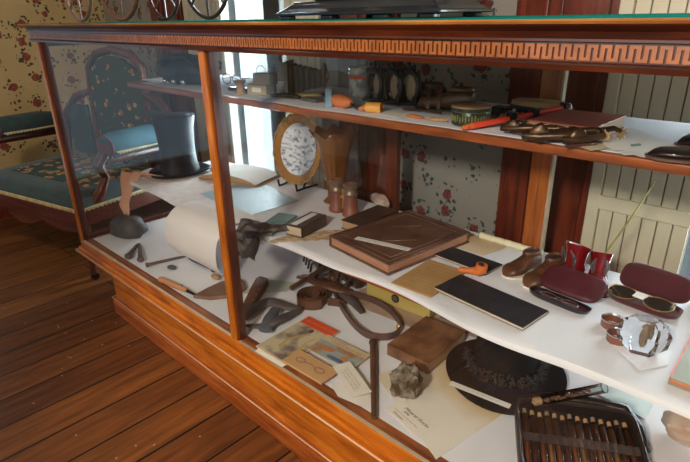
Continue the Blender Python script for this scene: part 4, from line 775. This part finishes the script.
# papers on the deck
paper([(243, 294), (262, 279), (298, 283), (286, 292)], DZ, 'greenish paper sheet behind the leather sheath on the deck', mat('green_paper', (.50, .55, .44), (.42, .46, .36), rough=.7))
paper([(376, 376), (452, 350), (512, 408), (436, 460)], DZ, 'large cream sheet under the ore rock and bowler hat', mat('stained_paper', (.80, .74, .64), (.70, .50, .24), sc=3.2, rough=.75, bump=.05, lo=.38, hi=.55))
paper([(372, 378), (330, 384), (338, 397), (372, 412)], DZ, 'white sheet below the handwritten card left of the riding crop')
paper([(592, 392), (609, 377), (664, 386), (645, 420)], DZ, 'pale greenish printed sheet behind the vial case', mat('pale_green_print', (.62, .72, .70), (.54, .64, .62), sc=30, rough=.6))
def spike(px, py, qx, qy, r_, lab, head=True, mt=RUST, bend=0, name='iron_spike', group='rusty iron spikes', z=DZ):
    a, b_ = Z(px, py, z), Z(qx, qy, z); d = b_-a; L = d.length; o = thing(name, lab, 'spike', (a.x, a.y, z+max(r_, 1.5*r_ if head else r_)+.0005), math.atan2(d.y, d.x), group)
    M().tube([(0, 0, 0), (L*.3, bend*.3, 0), (L*.8, bend*.4, -.2*r_), (L, 0, -.3*r_)], [r_, r_*.95, r_*.8, r_*.3], 12).build('shank', mt, o, smooth=True)
    if head: M().tube([(-.010, 0, 0), (-.006, 0, 0), (.0, 0, 0)], [r_*1.1, r_*1.5, r_*1.45], 14).build('head', mt, o, smooth=True)
    return o
spike(129, 259, 139, 246, .0085, 'left of two upright-leaning rusty bolts with round heads near the coal lump'); spike(141, 262, 140, 246, .0085, 'right one of two rusty bolts with round heads near the coal lump')
spike(149, 267, 187, 258, .006, 'long thin rusty spike with a bent head above the dark oval stone', bend=.004)
spike(214, 272, 189, 261, .0095, 'thick dark iron bolt pointing left beside the middle post', mt=LEAG)
spike(207, 263, 199, 257, .005, 'short black nail behind the thick iron bolt', mt=BIRON)
p = D(172, 269); solo(M().ell((0, 0, .006), (.021, .014, .006), 20, 10, amp=.1, cut=0), 'oval_stone', mat('slate_stone', (.12, .13, .14), (.07, .075, .08), rough=.5), 'smooth dark oval stone under the long thin spike', 'stone', (p.x, p.y, DZ+.0008), smooth=True)
a, b_ = D(157, 283), D(198, 301); d = b_-a; o = thing('wooden_handled_awl', 'awl with an orange wooden handle lying along the front glass', 'awl', (a.x, a.y+.012, DZ+.0105), math.atan2(d.y, d.x)); L = d.length
M().tube([(0, 0, 0), (.008, 0, 0), (.02, 0, 0), (L*.35, 0, 0), (L*.68, 0, 0)], [.008, .0105, .0085, .0098, .007], 16).build('handle', mat('awl_wood', (.66, .32, .14), (.50, .20, .08), sc=8, rough=.4), o, smooth=True); M().cyl((L*.68, 0, 0), (L*.98, 0, -.004), .0055, .0035, 10).build('blade', BIRON, o, smooth=True)
p = D(178, 287); solo(M().cyl((0, 0, .0035), (.010, .012, .0035), .003, n=8), 'small_peg', BIRON, 'tiny black peg above the awl handle', 'peg', (p.x, p.y, DZ+.0008))
# coal lump
p = D(117, 246); solo(M().ell((0, 0, .036), (.085, .060, .050), 22, 14, amp=.2, fq=1.5, seed=14, cut=.0), 'coal_lump', mat('coal', (.10, .09, .09), (.035, .03, .03), sc=14, rough=.55, bump=.6), 'big dark lump of coal in the left front corner of the deck', 'coal', (p.x-.07, p.y+.083, DZ+.0008), R(15), smooth=True)
# brown scraps around the middle post
def flat(px, z, T, lab, name, mt, cat, amp=0, sub=0, bevel=.001):
    P = [Z(a, b_, z) for a, b_ in px]; c = sum(P, Vector())/len(P); o = M().prism([(p.x-c.x, p.y-c.y) for p in P], 0, T).build(name, mt, bevel=bevel); o.location = (c.x, c.y, z+.0012); return tag(o, lab, cat)
flat([(193, 299), (207, 291), (222, 284), (243, 282), (247, 290), (236, 298), (210, 301)], DZ, .012, 'pointed brown wooden wedge half behind the middle post', 'wooden_wedge', mat('wedge_wood', (.25, .14, .09), (.15, .08, .05), sc=20, rough=.7, stretch=(.3, 1, 1)), 'wedge', bevel=.004)
p = D(216, 279); solo(M().ell((0, 0, .008), (.022, .012, .008), 16, 8, amp=.2, cut=0), 'bark_piece', CORK, 'small curled brown piece of bark left of the middle post', 'bark', (p.x, p.y, DZ+.001), smooth=True)
a, b_ = D(242, 318), D(262, 284); d = b_-a; o = thing('leather_sheath', 'stiff brown leather knife sheath lying right of the middle post', 'sheath', (a.x, a.y+.006, DZ+.0008), math.atan2(d.y, d.x)); L = d.length
M().loft([[(x, -w_, .002), (x, w_, .002), (x, w_*.9, h), (x, w_*.3, h*1.3), (x, -w_*.9, h)] for x, w_, h in ((0, .012, .012), (L*.3, .018, .018), (L*.7, .022, .022), (L*.95, .022, .024), (L, .016, .020))]).build('body', LEA, o, smooth=True)
m = M(); [m.cyl((L*q, -.012, .020+.004*q), (L*q, -.012, .0225+.004*q), .0018, n=8) for q in (.3, .45, .6, .75, .9)]; m.build('rivets', BRASS, o)
# grey folded strap
def crumple(name, lab, cat, poly_path, w, mt, z0, t=.004, up=None, seed=0):
    pts = [Vector(Z(a, b_, DZ))+Vector((0, 0, h)) for a, b_, h in poly_path]; c = sum(pts, Vector())/len(pts); c.z = z0; fine = []
    for i in range(len(pts)-1):
        for k in range(5): fine.append(catm(pts, i, k/5)-c)
    fine.append(pts[-1]-c); o = M().ribbon(fine, w, t, up=up or (0, 0, 1)).build(name, mt, smooth=True); o.location = c; return tag(o, lab, cat)
def catm(P, i, f):
    a, b_, c, d = (P[max(0, min(len(P)-1, i+k))] for k in (-1, 0, 1, 2)); return b_+.5*f*(c-a+f*(2*a-5*b_+4*c-d+f*(3*(b_-c)+d-a)))
o = thing('grey_leather_mitt', 'grey leather strap folded over itself below the coiled belt', 'strap', (D(272, 322).x, D(272, 322).y, DZ+.0008), 0); oc = Vector((D(272, 322).x, D(272, 322).y, 0))
def blob(path, zs, rs, mt, nm, par, oc, fl=.6, hflat=.45, mul=1.0):
    pts = [Vector(D(a, b_))-oc-Vector((0, 0, DZ)) for a, b_ in path]; fine = []; rr = []
    for i in range(len(pts)-1):
        for k in range(5): q = catm(pts, i, k/5); q.z = zs[i]*(1-k/5)+zs[i+1]*k/5; fine.append(q); rr.append((rs[i]*(1-k/5)+rs[i+1]*k/5)*mul)
    q = pts[-1]; q.z = zs[-1]; fine.append(q); rr.append(rs[-1]*mul)
    return M().tube(fine, rr, 14, flat=hflat).build(nm, mt, par, smooth=True)
blob([(245, 322), (256, 312), (270, 307), (286, 311), (302, 312)], [.010, .013, .018, .016, .010], [.010, .018, .020, .018, .008], LEAG, 'upper_fold', o, oc)
blob([(246, 328), (262, 330), (276, 327), (290, 320), (300, 313)], [.008, .012, .020, .018, .012], [.006, .014, .020, .016, .008], LEAG, 'lower_fold', o, oc)
blob([(266, 334), (271, 324), (276, 316)], [.010, .020, .024], [.020, .020, .014], mat('slate_blue_leather', (.09, .11, .13), (.05, .06, .07), rough=.6, bump=.3), 'buckle_flap', o, oc)
# coiled belt
p = D(313, 303); o = thing('coiled_belt', 'brown leather belt coiled into a roll standing on its edge', 'belt', (p.x-.004, p.y+.004, DZ+.0015), 0)
sp = [((.030+.0022*t_)*math.cos(t_), (.030+.0022*t_)*math.sin(t_), 0) for t_ in [i*pi/14 for i in range(14*6)]]; rr = .030
sp = [((.022+.0016*t_)*math.cos(t_), (.022+.0016*t_)*math.sin(t_), 0) for t_ in [i*pi/14 for i in range(14*6)]]
M().ribbon(sp, .030, .003).build('strap', LEA, o, smooth=True)
p2 = D(352, 296); lx = p2-D(313, 303)
M().ribbon([(.05, .015, .0), (.075, .03, 0), (.10, .035, 0)], .026, .003).build('tail', LEA, o, smooth=True)
# crumpled harness behind the coil
oc = Vector((D(330, 290).x, D(330, 290).y, 0)); o = thing('leather_harness', 'heap of crumpled dark leather harness behind the coiled belt', 'harness', (oc.x, oc.y, DZ+.0008), 0)
blob([(312, 282), (328, 277), (345, 281), (360, 291)], [.014, .030, .034, .018], [.012, .030, .034, .018], LEAD, 'pouch', o, oc)
blob([(298, 280), (310, 284), (330, 293), (352, 297)], [.012, .02, .026, .012], [.010, .022, .026, .012], LEA, 'pouch', o, oc)
blob([(340, 296), (352, 305), (362, 316)], [.012, .014, .010], [.016, .016, .008], LEAG, 'flap', o, oc)
a = D(291, 293)-oc; b_ = D(326, 276)-oc; M().cyl((a.x, a.y, .016), (b_.x, b_.y, .034), .008, n=12).build('rod', LEA, o, smooth=True)
for i, (px, py) in enumerate(((318, 288), (334, 286), (346, 292))):
    q = D(px, py)-oc; M().ribbon([(q.x+.018*math.cos(a_), q.y+.012*math.sin(a_), .028+.012*math.sin(a_*2+i)) for a_ in [i_*.5 for i_ in range(13)]], .014, .003).build('strap', LEA if i % 2 else LEAD, o, smooth=True)
# strap loop
lp = [(333, 292), (340, 308), (352, 326), (366, 338), (382, 341), (396, 338), (400, 329), (392, 316), (376, 305), (358, 299), (344, 295)]
P = [Vector(D(a, b_)) for a, b_ in lp]; c = sum(P, Vector())/len(P); fine = [catm(P, i, k/6)-c for i in range(len(P)-1) for k in range(6)]
for q in fine: q.z = 0
fine = [q+Vector((0, 0, .002)) for q in fine]
o = thing('leather_strap', 'long dark leather strap lying in an open loop above the riding crop', 'strap', (c.x, c.y, DZ+.0008), 0); M().ribbon(fine, .020, .005).build('band', mat('plum_leather', (.12, .065, .055), (.065, .035, .032), sc=12, rough=.45, bump=.3), o, smooth=True)
q = D(399, 331)-c; M().ell((q.x, q.y, .012), (.009, .009, .011), 14, 8).build('stud', BRASS, o, smooth=True)
# riding crop
a, b_ = D(373, 346), D(374, 421); d = b_-a; o = thing('riding_crop', 'dark brown round rod like a riding crop ending at the front glass', 'rod', (a.x, a.y, DZ+.011), math.atan2(d.y, d.x)); L = d.length
M().tube([(.006, 0, 0), (L*.5, 0, 0), (L, 0, -.002)], [.0088, .0078, .006], 16).build('shaft', LEA, o, smooth=True); M().ell((0, 0, 0), (.010, .0115, .0105), 16, 10).build('knob', LEAD, o, smooth=True)
# yellow box with dial, brown cloth under it
fp = rect((361, 300), (424, 325), (376, 290), DZ); ce, a, L, W, sg = fp; W = .05
o = thing('yellow_wooden_box', 'yellow wooden box with a small round dial on its front', 'box', (ce.x+.0, ce.y+.012, DZ+.004), a); M().b(-L/2, L/2, -W/2, W/2, 0, .047).build('body', YEL, o, bevel=.002)
M().cyl((-L*.02, -W/2-.0006, .029), (-L*.02, -W/2-.003, .029), .0135, n=24).build('dial_ring', BIRON, o, smooth=True); M().cyl((-L*.02, -W/2-.003, .029), (-L*.02, -W/2-.0036, .029), .0095, n=20).build('dial_face', LEAG, o, smooth=True)
cq = [D(336, 298), D(432, 336), D(470, 318), D(372, 286)]
solo(M().sheet(lambda u, v: (lambda q: (q.x, q.y, DZ+.0016+.0012*noise.noise(Vector((u*7, v*7, 2)))))((cq[0].lerp(cq[1], u)).lerp(cq[3].lerp(cq[2], u), v)), 24, 14, .0008), 'tan_cloth', mat('tan_cloth', (.55, .40, .28), (.36, .24, .16), sc=8, rough=.85, bump=.3), 'tan crumpled cloth under the yellow wooden box', 'cloth', smooth=True)
fp = rect((424, 330), (466, 345), (440, 313), DZ); ce, a, L, W, sg = fp; o = thing('red_pattern_box', 'brown box with a reddish patterned lid behind the old leather book', 'box', (ce.x+.02, ce.y+.03, DZ+.0035), a)
M().b(-L/2, L/2, -.04, .04, 0, .024).build('body', mat('brown_box', (.30, .20, .15), (.22, .14, .10), rough=.6), o, bevel=.002); M().b(-L*.40, L*.40, -.032, .032, .0242, .0252).build('patterned_lid', mat('red_pattern', (.36, .14, .10), (.22, .10, .07), sc=60, rough=.5, lo=.45, hi=.55), o)
# old leather-bound book
fp = rect((387, 356), (428, 376), (466, 344), DZ)
ce, a, L, W, sg = fp
ob = book('old_leather_book', 'thick old brown book lying behind the ore rock', fp, DZ+.0035, .034, mat('mottled_cover', (.30, .14, .065), (.10, .04, .02), sc=22, rough=.5, bump=.4), PAGES, spine='-y', over=.002)
# ore rock
p = D(404, 399); solo(M().ell((0, 0, .038), (.036, .034, .044), 30, 20, amp=.36, fq=2.2, seed=21, cut=0), 'ore_rock', mat('golden_ore', (.40, .36, .29), (.07, .045, .02), sc=30, rough=.45, bump=1.0, metal=.1, lo=.45, hi=.68), 'rough glittering lump of ore beside the old brown book', 'rock', (p.x-.004, p.y+.012, DZ+.0015), R(20), smooth=True)
# magazines
PIC1 = mat('magazine_scene', (.60, .52, .34), (.20, .15, .14), sc=16, rough=.4, bump=0, lo=.4, hi=.56, bsc=4)
fp = rect((256, 348), (290, 368), (311, 316), DZ); ce, a, L, W, sg = fp; L = (D(330, 338)-D(311, 316)).length*1.15
A0, A1 = D(256, 348), D(309, 318); d = A1-A0; a = math.atan2(d.y, d.x); L = d.length; nrm = Vector((d.y, -d.x, 0)).normalized(); Wm = abs((D(291, 364)-A0).dot(nrm))
ce = A0+d/2+nrm*Wm/2
o = thing('illustrated_magazine', 'old illustrated magazine with a bright red title band', 'magazine', (ce.x, ce.y, DZ+.0035), a)
M().b(-L/2, L/2, -Wm/2, Wm/2, 0, .003).build('pages', TANP, o); M().b(-L/2+.004, L*.30, -Wm/2+.003, Wm/2-.003, .0031, .0034).build('cover_picture', PIC1, o)
M().b(L*.31, L/2-.001, -Wm/2+.001, Wm/2-.001, .0031, .0035).build('title_band', REDC, o)
rb = scribble(o, [(-Wm*.40, .0, Wm*.35, .008), (Wm*.08, .0, Wm*.3, .006)], 0, TANP, 4, 'title_lettering', .0012); rb.rotation_euler.z = R(-90); rb.location = (L*.405, 0, .0036)
m = M(); m.T = Matrix.Rotation(.3, 4, 'Z'); m.ell((L*.22, -Wm*.12, .0036), (.010, .008, .0006), 16, 6); m.build('printed_head', mat('print_brown', (.15, .07, .05), rough=.5), o, smooth=True)
m = M(); m.tube([(-L*.35, -Wm*.25, .0037), (-L*.2, -Wm*.32, .0037), (.0, -Wm*.25, .0037), (L*.15, -Wm*.30, .0037)], .004, 6, flat=.08); m.tube([(-L*.3, Wm*.1, .0037), (-L*.1, Wm*.16, .0037), (L*.1, 0, .0037)], .006, 6, flat=.06); m.build('printed_canoe', mat('print_yellow', (.62, .44, .18), rough=.5), o)
A0, A1 = D(324, 340), D(367, 361); d = A1-A0; a = math.atan2(d.y, d.x); L = d.length; nrm = Vector((d.y, -d.x, 0)).normalized(); Wm = .085
ce = A0+d/2+nrm*(Wm/2-.017)
o = thing('landscape_brochure', 'brochure with a painted landscape under a cream title strip', 'brochure', (ce.x, ce.y, DZ+.0072), a)
M().b(-L/2, L/2, -Wm/2, Wm/2, 0, .0025).build('pages', TANP, o)
M().b(-L/2+.002, L/2-.002, -Wm/2+.002, Wm*.20, .0026, .0029).build('picture', mat('landscape_print', (.34, .40, .38), (.42, .20, .09), sc=14, rough=.35, bump=0, lo=.40, hi=.52), o)
m = M(); m.ell((L*.22, -Wm*.18, .003), (.013, .008, .0005), 14, 6); m.ell((-L*.2, -Wm*.1, .003), (.022, .009, .0005), 14, 6, amp=.2); m.build('printed_rocks', mat('print_orange', (.66, .25, .08), rough=.4), o); M().ell((L*.10, -Wm*.36, .003), (.03, .007, .0005), 14, 6, amp=.2).build('printed_water', mat('print_blue', (.10, .16, .28), rough=.4), o)
scribble(o, [(-L*.40, Wm*.40, L*.42, .006), (-L*.30, Wm*.29, L*.68, .007)], .0028, INKR, 9, 'title_lettering', .0009)
A0, A1 = D(300, 354), D(339, 376); d = A1-A0; a = math.atan2(d.y, d.x); L = d.length; nrm = Vector((d.y, -d.x, 0)).normalized(); Wm = abs((D(284, 366)-A0).dot(nrm))
ce = A0+d/2+nrm*Wm/2; o = thing('tan_booklet', 'tan booklet with drawn round spectacles on its cover', 'booklet', (ce.x, ce.y, DZ+.0100), a)
M().b(-L/2, L/2, -Wm/2, Wm/2, 0, .006).build('pages', mat('orange_tan_paper', (.66, .40, .20), (.56, .30, .13), sc=6, rough=.6), o, bevel=.001)
m = M()
for s_ in (-.24, .24): m.tube([(L*s_+.014*math.cos(2*pi*i/20), .0085*math.sin(2*pi*i/20), .0063) for i in range(20)], .0009, 5, closed=True)
m.tube([(-L*.24+.014, 0, .0063), (0, .004, .0063), (L*.24-.014, 0, .0063)], .0009, 5); m.build('printed_spectacles', INKR, o)
paper([(255, 352), (262, 346), (290, 364), (282, 368)], DZ, 'edge of a pale leaflet under the illustrated magazine', CARD)
# handwritten cards
def card(px, lab, lines, z=DZ, seed=2, txt=None, lift=.0):
    A0, A1, A2 = (Z(a_, b_, z) for a_, b_ in px); d = A1-A0; a = math.atan2(d.y, d.x); L = d.length; nrm = Vector((d.y, -d.x, 0)).normalized(); W = (A2-A0).dot(nrm); ce = A0+d/2+nrm*W/2
    o = thing('handwritten_card', lab, 'card', (ce.x, ce.y, z+.0028+lift), a); W = abs(W); M().b(-L/2, L/2, -W/2, W/2, 0, .0005).build('paper', CARD, o)
    if txt:
        for t_, sz, x, y, mt in txt: lettering(t_, sz*L, (x*L, y*W, .0006), o, mt, name='handwriting', shear=.4)
    if lines: scribble(o, [(x*L, y*W, l_*L, h*L) for x, y, l_, h in lines], .0006, INK, seed, w=.00045)
    return o
card(((403, 401), (438, 431), (388, 412)), 'cream card with sepia handwriting in front of the ore rock', [(-.42, -.14, .62, .035)], txt=[('Mineral Rocks', .115, .02, .26, INK), ('1896', .08, -.18, .06, INK), ('Donated', .075, -.22, -.32, INKR)], seed=6)
card(((350, 367), (372, 398), (333, 373)), 'small white handwritten card left of the riding crop', [(-.34, .15, .62, .05), (-.30, -.02, .55, .05), (-.26, -.20, .5, .05)], seed=12, lift=.0145)
# bowler hat
hc_ = D(504, 376); hx_, hy_ = hc_.x, hc_.y
o = thing('bowler_hat', 'black felt bowler hat with ragged grey feather trim and white label', 'hat', (hx_, hy_, DZ+.0035), R(115)); n = 44
M().loft([[(1.14*r_*math.cos(2*pi*i/n)-.006, 1.09*r_*math.sin(2*pi*i/n), z+(.008*(math.sin(2*pi*i/n)**2)*((r_-.07)/.05) if r_ > .075 else 0)) for i in range(n)] for r_, z in ((.07, .004), (.10, 0), (.122, .004), (.128, .008), (.129, .011), (.124, .012), (.10, .006), (.07, .010))]).build('brim', BFELT, o, smooth=True)
M().loft([[(.030+1.12*r_*math.cos(2*pi*i/n), r_*math.sin(2*pi*i/n), z) for i in range(n)] for r_, z in ((.080, .006), (.079, .03), (.077, .06), (.070, .085), (.056, .103), (.036, .113), (.012, .117), (.002, .1175))]).build('crown', BFELT, o, smooth=True)
m = M(); rnd = random.Random(8)
for k in range(300):
    a_ = R(rnd.uniform(95, 275)); r_ = rnd.uniform(.078, .092); z_ = rnd.uniform(.018, .046); L1 = rnd.uniform(.010, .022)
    p0 = Vector((.026+1.12*r_*math.cos(a_), r_*math.sin(a_), z_)); dr = Vector((math.cos(a_+rnd.uniform(-.7, .7)), math.sin(a_+rnd.uniform(-.7, .7)), rnd.uniform(-.3, .8))).normalized()*L1
    m.tube([p0, p0+dr*.5+Vector((0, 0, .003)), p0+dr], [.0013, .0022, .0005], 5, flat=.4)
m.build('feather_trim', mat('grey_feather', (.055, .052, .05), (.018, .017, .018), sc=30, rough=.8), o)
M().loft([[(1.12*r_*math.cos(2*pi*i/n), r_*math.sin(2*pi*i/n), z) for i in range(n)] for r_, z in ((.0815, .008), (.0805, .03))], cap=False).build('hat_band', BSILK, o, smooth=True)
a, b_ = Z(450, 385, DZ+.012), Z(510, 407, DZ+.012); d = b_-a; o = thing('label_strip', 'white label strip lying on the brim of the bowler hat', 'label', ((a.x+b_.x)/2, (a.y+b_.y)/2, DZ+.0235), math.atan2(d.y, d.x)); L = d.length
a, b_ = Z(450, 385, DZ+.022), Z(510, 409, DZ+.022); d = b_-a; o.location = ((a.x+b_.x)/2, (a.y+b_.y)/2, DZ+.0285); o.rotation_euler = (0, 0, math.atan2(d.y, d.x)); L = d.length
M().b(-L/2, L/2, -.008, .008, 0, .0005).build('paper', PAPER, o, bevel=.0002); scribble(o, [(-L*.12, 0, L*.42, .0032)], .0006, INK, 7, w=.0003)
# vial case
L = .214; a = R(31); nrm = Vector((math.sin(a), -math.cos(a), 0)); Dp = .165; pad = .011; TILT = R(9)
tm = Z(574, 402, DZ+.068); ce = tm+nrm*(Dp/2*math.cos(TILT)); o = thing('vial_case', 'open black leather case full of small corked glass vials', 'case', (ce.x, ce.y, DZ+.0008+(Dp/2+pad)*math.sin(TILT)), a); o.rotation_euler = (TILT, 0, a); ce2 = o.location.copy(); cx0 = L/2
def rr_(sx, sy, z, n=40, e=.28): return [(sx*math.copysign(abs(math.cos(2*pi*i/n))**e, math.cos(2*pi*i/n)), sy*math.copysign(abs(math.sin(2*pi*i/n))**e, math.sin(2*pi*i/n)), z) for i in range(n)]
lx_, ly_ = L/2+pad, Dp/2+pad
M().loft([[(-lx_*.8, -ly_*.8, -.006), (lx_*.8, -ly_*.8, -.006), (lx_*.8, ly_*.85, -.001), (-lx_*.8, ly_*.85, -.001)], [(-lx_*.8, ly_*.6, -.001-1.55*ly_*math.sin(TILT)), (lx_*.8, ly_*.6, -.001-1.55*ly_*math.sin(TILT)), (lx_*.8, ly_*.85, -.001-1.75*ly_*math.sin(TILT)), (-lx_*.8, ly_*.85, -.001-1.75*ly_*math.sin(TILT))]]).build('rear_support', LEAD, o)
VC = mat('vial_case_leather', (.016, .011, .010), (.006, .005, .005), sc=16, rough=.42, bump=.4, coat=.2)
M().loft([rr_(lx_-.004, ly_-.004, 0), rr_(lx_, ly_, .006), rr_(lx_+.001, ly_+.001, .030), rr_(lx_-.003, ly_-.003, .034), rr_(lx_-.008, ly_-.008, .031), rr_(lx_-.009, ly_-.009, .008), rr_(lx_*.5, ly_*.5, .006)]).build('tray', VC, o, smooth=True)
M().tube([(x, y, .0335) for x, y, z in rr_(lx_-.003, ly_-.003, 0, 64)], .0022, 6, closed=True).build('tray_rim', mat('brown_piping', (.045, .024, .016), rough=.4), o, smooth=True)
M().tube([(-lx_*.94, ly_*.98, .020), (-lx_*.5, ly_+.008, .034), (lx_*.4, ly_+.007, .036), (lx_*.86, ly_+.004, .030), (lx_*1.04, ly_*.6, .022), (lx_*1.07, ly_*.1, .014)], [.008, .009, .009, .011, .010, .007], 12, flat=.7).build('padded_lip', VC, o, smooth=True)
M().sheet(lambda u, v: (-lx_+.010+(2*lx_-.020)*u, -.012+.020*v, .0250+.0012*math.cos(u*14*2*pi)), 112, 6, .0012).build('holding_strap', LEAD, o, smooth=True)
NV = 14; wv = (L-.004)/NV; lq = ['amber', 'dark', 'amber', 'pale', 'amber', 'dark', 'amber', 'pale', 'dark', 'amber', 'amber', 'pale', 'dark', 'amber']
LQ = {'amber': mat('amber_powder', (.30, .13, .045), (.17, .07, .025), sc=30, rough=.35, bump=.1), 'dark': mat('dark_powder', (.09, .045, .025), (.05, .025, .015), sc=30, rough=.35, bump=.1), 'pale': mat('pale_powder', (.42, .27, .13), (.25, .14, .06), sc=30, rough=.35, bump=.1)}
rot = Matrix.Rotation(a, 4, 'Z')@Matrix.Rotation(TILT, 4, 'X'); ordn = ['first', 'second', 'third', 'fourth', 'fifth', 'sixth', 'seventh', 'eighth', 'ninth', 'tenth', 'eleventh', 'twelfth', 'thirteenth', 'last']
for i in range(NV):
    rv = wv*.46; x = -L/2+.002+wv*(i+.5); yt = ly_-.020-(.003*((i*7) % 3)); loc = ce2+rot@Vector((x, yt, .008+rv))
    v_ = thing('glass_vial', 'corked glass vial with %s filling, %s from the left in the leather case' % (lq[i]+(' brown' if lq[i] != 'dark' else ' brown'), ordn[i]), 'vial', loc, a, 'corked vials in the leather case'); v_.rotation_euler = (TILT, 0, a)
    Lv = .145
    M().tube([(0, -.012, 0), (0, -.016, 0), (0, -Lv, 0), (0, -Lv-.003, 0)], [rv*.72, rv, rv, rv*.7], 16).build('glass_body', VIALG, v_, smooth=True)
    M().cyl((0, -.020, 0), (0, -Lv+.001, 0), rv*.88, n=14).build('contents', LQ[lq[i]], v_, smooth=True); M().cyl((0, 0, 0), (0, -.013, 0), rv*.62, rv*.7, 12).build('cork', CORK if i % 3 else mat('dull_cork', (.34, .24, .15), (.2, .13, .08), rough=.9), v_, smooth=True)
# big tube lying on the lip
a, b_ = Z(533, 402, DZ+.080), Z(604, 388, DZ+.080); d = b_-a; L = d.length; o = thing('glass_tube', 'long clear glass tube with cork bits lying on top of the vial case', 'tube', (a.x, a.y, DZ+.080), math.atan2(d.y, d.x)); q = o
m = M(); m.tube([(0, 0, 0), (.003, 0, 0), (L, 0, 0)], [.007, .0105, .0105], 24, cap=False); m.build('glass_body', CLEAR, o, smooth=True)
M().tube([(L+.0011*math.cos(0), .0105*math.cos(2*pi*i/24), .0105*math.sin(2*pi*i/24)) for i in range(24)], .0013, 6, closed=True).build('tube_rim', SILV, o, smooth=True)
M().cyl((.004, 0, 0), (.016, 0, 0), .0092, n=18).build('cork', CORK, o, smooth=True)
m = M(); rnd = random.Random(3)
for k in range(26): m.ell((rnd.uniform(.03, L-.03), rnd.uniform(-.004, .004), rnd.uniform(-.006, -.001)), (.005, .004, .003), 7, 5, amp=.3, seed=k)
m.build('contents', mat('bark_bits', (.20, .09, .05), (.10, .05, .03), rough=.7), o, smooth=True)
# fossil
p = D(676, 447); o = solo(M().ell((0, 0, .032), (.052, .045, .036), 28, 18, amp=.16, fq=1.6, seed=31, cut=.0), 'banded_stone', mat('banded_stone', (.66, .58, .48), (.36, .17, .09), sc=7, rough=.45, bump=.5, stretch=(1, 1, 2.2), lo=.35, hi=.6), 'rounded pale and rust coloured stone at the right edge of the deck', 'stone', (p.x+.012, p.y+.036, DZ+.0035), R(25), smooth=True)
# dark lantern-like gadget hanging under the middle shelf edge
p = D(290, 282); o = thing('magic_lantern', 'dark metal gadget with a pale glass lens under the middle shelf', 'lantern', (D(300, 290).x-.10, D(300, 290).y+.20, DZ+.0015), R(-28))
M().b(-.05, .09, -.04, .05, 0, .085).build('body', BIRON, o, bevel=.006); M().cyl((-.02, -.041, .055), (-.02, -.075, .055), .028, n=24).build('lens_barrel', BIRON, o, smooth=True); M().ell((-.02, -.074, .055), (.022, .008, .022), 20, 10).build('lens', mat('pale_lens', (.45, .65, .68), rough=.06, coat=1), o, smooth=True)
for i in range(4): M().tube([(.02+.03*i, -.04, .06), (.025+.03*i, -.07, .05), (.02+.03*i, -.075, .02)], .004, 8).build('lever', BIRON, o, smooth=True)
# dark leather glove draped over the shelf edge beside the post
def drape(u, v):
    q = v; A0 = Vector((.985, .30, MZ+.006)); path_ = [Vector((.965, .255, MZ+.012)), Vector((.935, .225, MZ+.022)), Vector((.915, .19, MZ+.014)), Vector((.905, .165, MZ-.005)), Vector((.92, .15, MZ-.03)), Vector((.94, .145, MZ-.055))]
    i = min(int(q*5), 4); c = catm(path_, i, q*5-i); wd = .075*(1-.5*q)+.01*math.sin(q*11); return c+Vector((wd*(u-.5)*2*.9, wd*(u-.5)*.8, .022*abs(noise.noise(Vector((u*4, q*6, 7))))+.006*math.sin(u*9+q*8)))
solo(M().sheet(drape, 18, 34, .004), 'leather_glove', LEAD, 'dark limp leather glove hanging over the middle shelf edge by the post', 'glove', smooth=True)
# ------------------------------------------------------------------ light
def area(name, loc, rot, sx, sy, e, col):
    l = bpy.data.lights.new(name, 'AREA'); l.shape = 'RECTANGLE'; l.size = sx; l.size_y = sy; l.energy = e; l.color = col
    o = bpy.data.objects.new(name, l); C.objects.link(o); o.location = loc; o.rotation_euler = rot; return o
area('daylight_and_fill', (.1, YB+.30, .75), (R(-90), 0, 0), 1.9, 3.4, 480, (.80, .92, 1))
area('daylight_and_fill', (2.25, YB+.30, .75), (R(-90), 0, 0), 1.5, 3.4, 190, (.80, .92, 1))
area('daylight_and_fill', (XL-.16, -1.33, 1.15), (R(90), 0, R(-90)), 1.94, 2.1, 4, (.50, .76, 1))
def spot(name, loc, to, e, col, ang, blend=.6, r=.12):
    l = bpy.data.lights.new(name, 'SPOT'); l.energy = e; l.color = col; l.spot_size = R(ang); l.spot_blend = blend; l.shadow_soft_size = r
    o = bpy.data.objects.new(name, l); C.objects.link(o); o.location = loc; o.rotation_euler = (Vector(to)-Vector(loc)).to_track_quat('-Z', 'Y').to_euler(); return o
spot('camera_side_spot', (2.2, -1.9, 1.75), (1.55, .15, .45), 215, (1, .90, .77), 58)  # unseen warm spot from the camera side, lowered to reach the upper shelf
spot('wallpaper_fill_spot', (.9, -1.3, 2.45), (-1.35, .15, .95), 55, (1, .80, .56), 55)  # added fill aimed at the left wallpaper; no sconce hangs here
area('ceiling_lamp', (1.0, -1.3, 2.6), (0, 0, 0), .6, .6, 7, (1, .74, .45))
area('daylight_and_fill', (1.5, YF-.06, 1.5), (R(90), 0, 0), 1.7, 1.3, 15, (1, .95, .88))  # added soft fill behind the camera; its window is invented
w = bpy.data.worlds.new('world'); SC.world = w; w.use_nodes = True; w.node_tree.nodes['Background'].inputs[0].default_value = (.75, .88, 1, 1); w.node_tree.nodes['Background'].inputs[1].default_value = .25
SC.view_settings.view_transform = 'Standard'; SC.view_settings.look = 'None'; SC.view_settings.gamma = 1; SC.view_settings.exposure = -.06
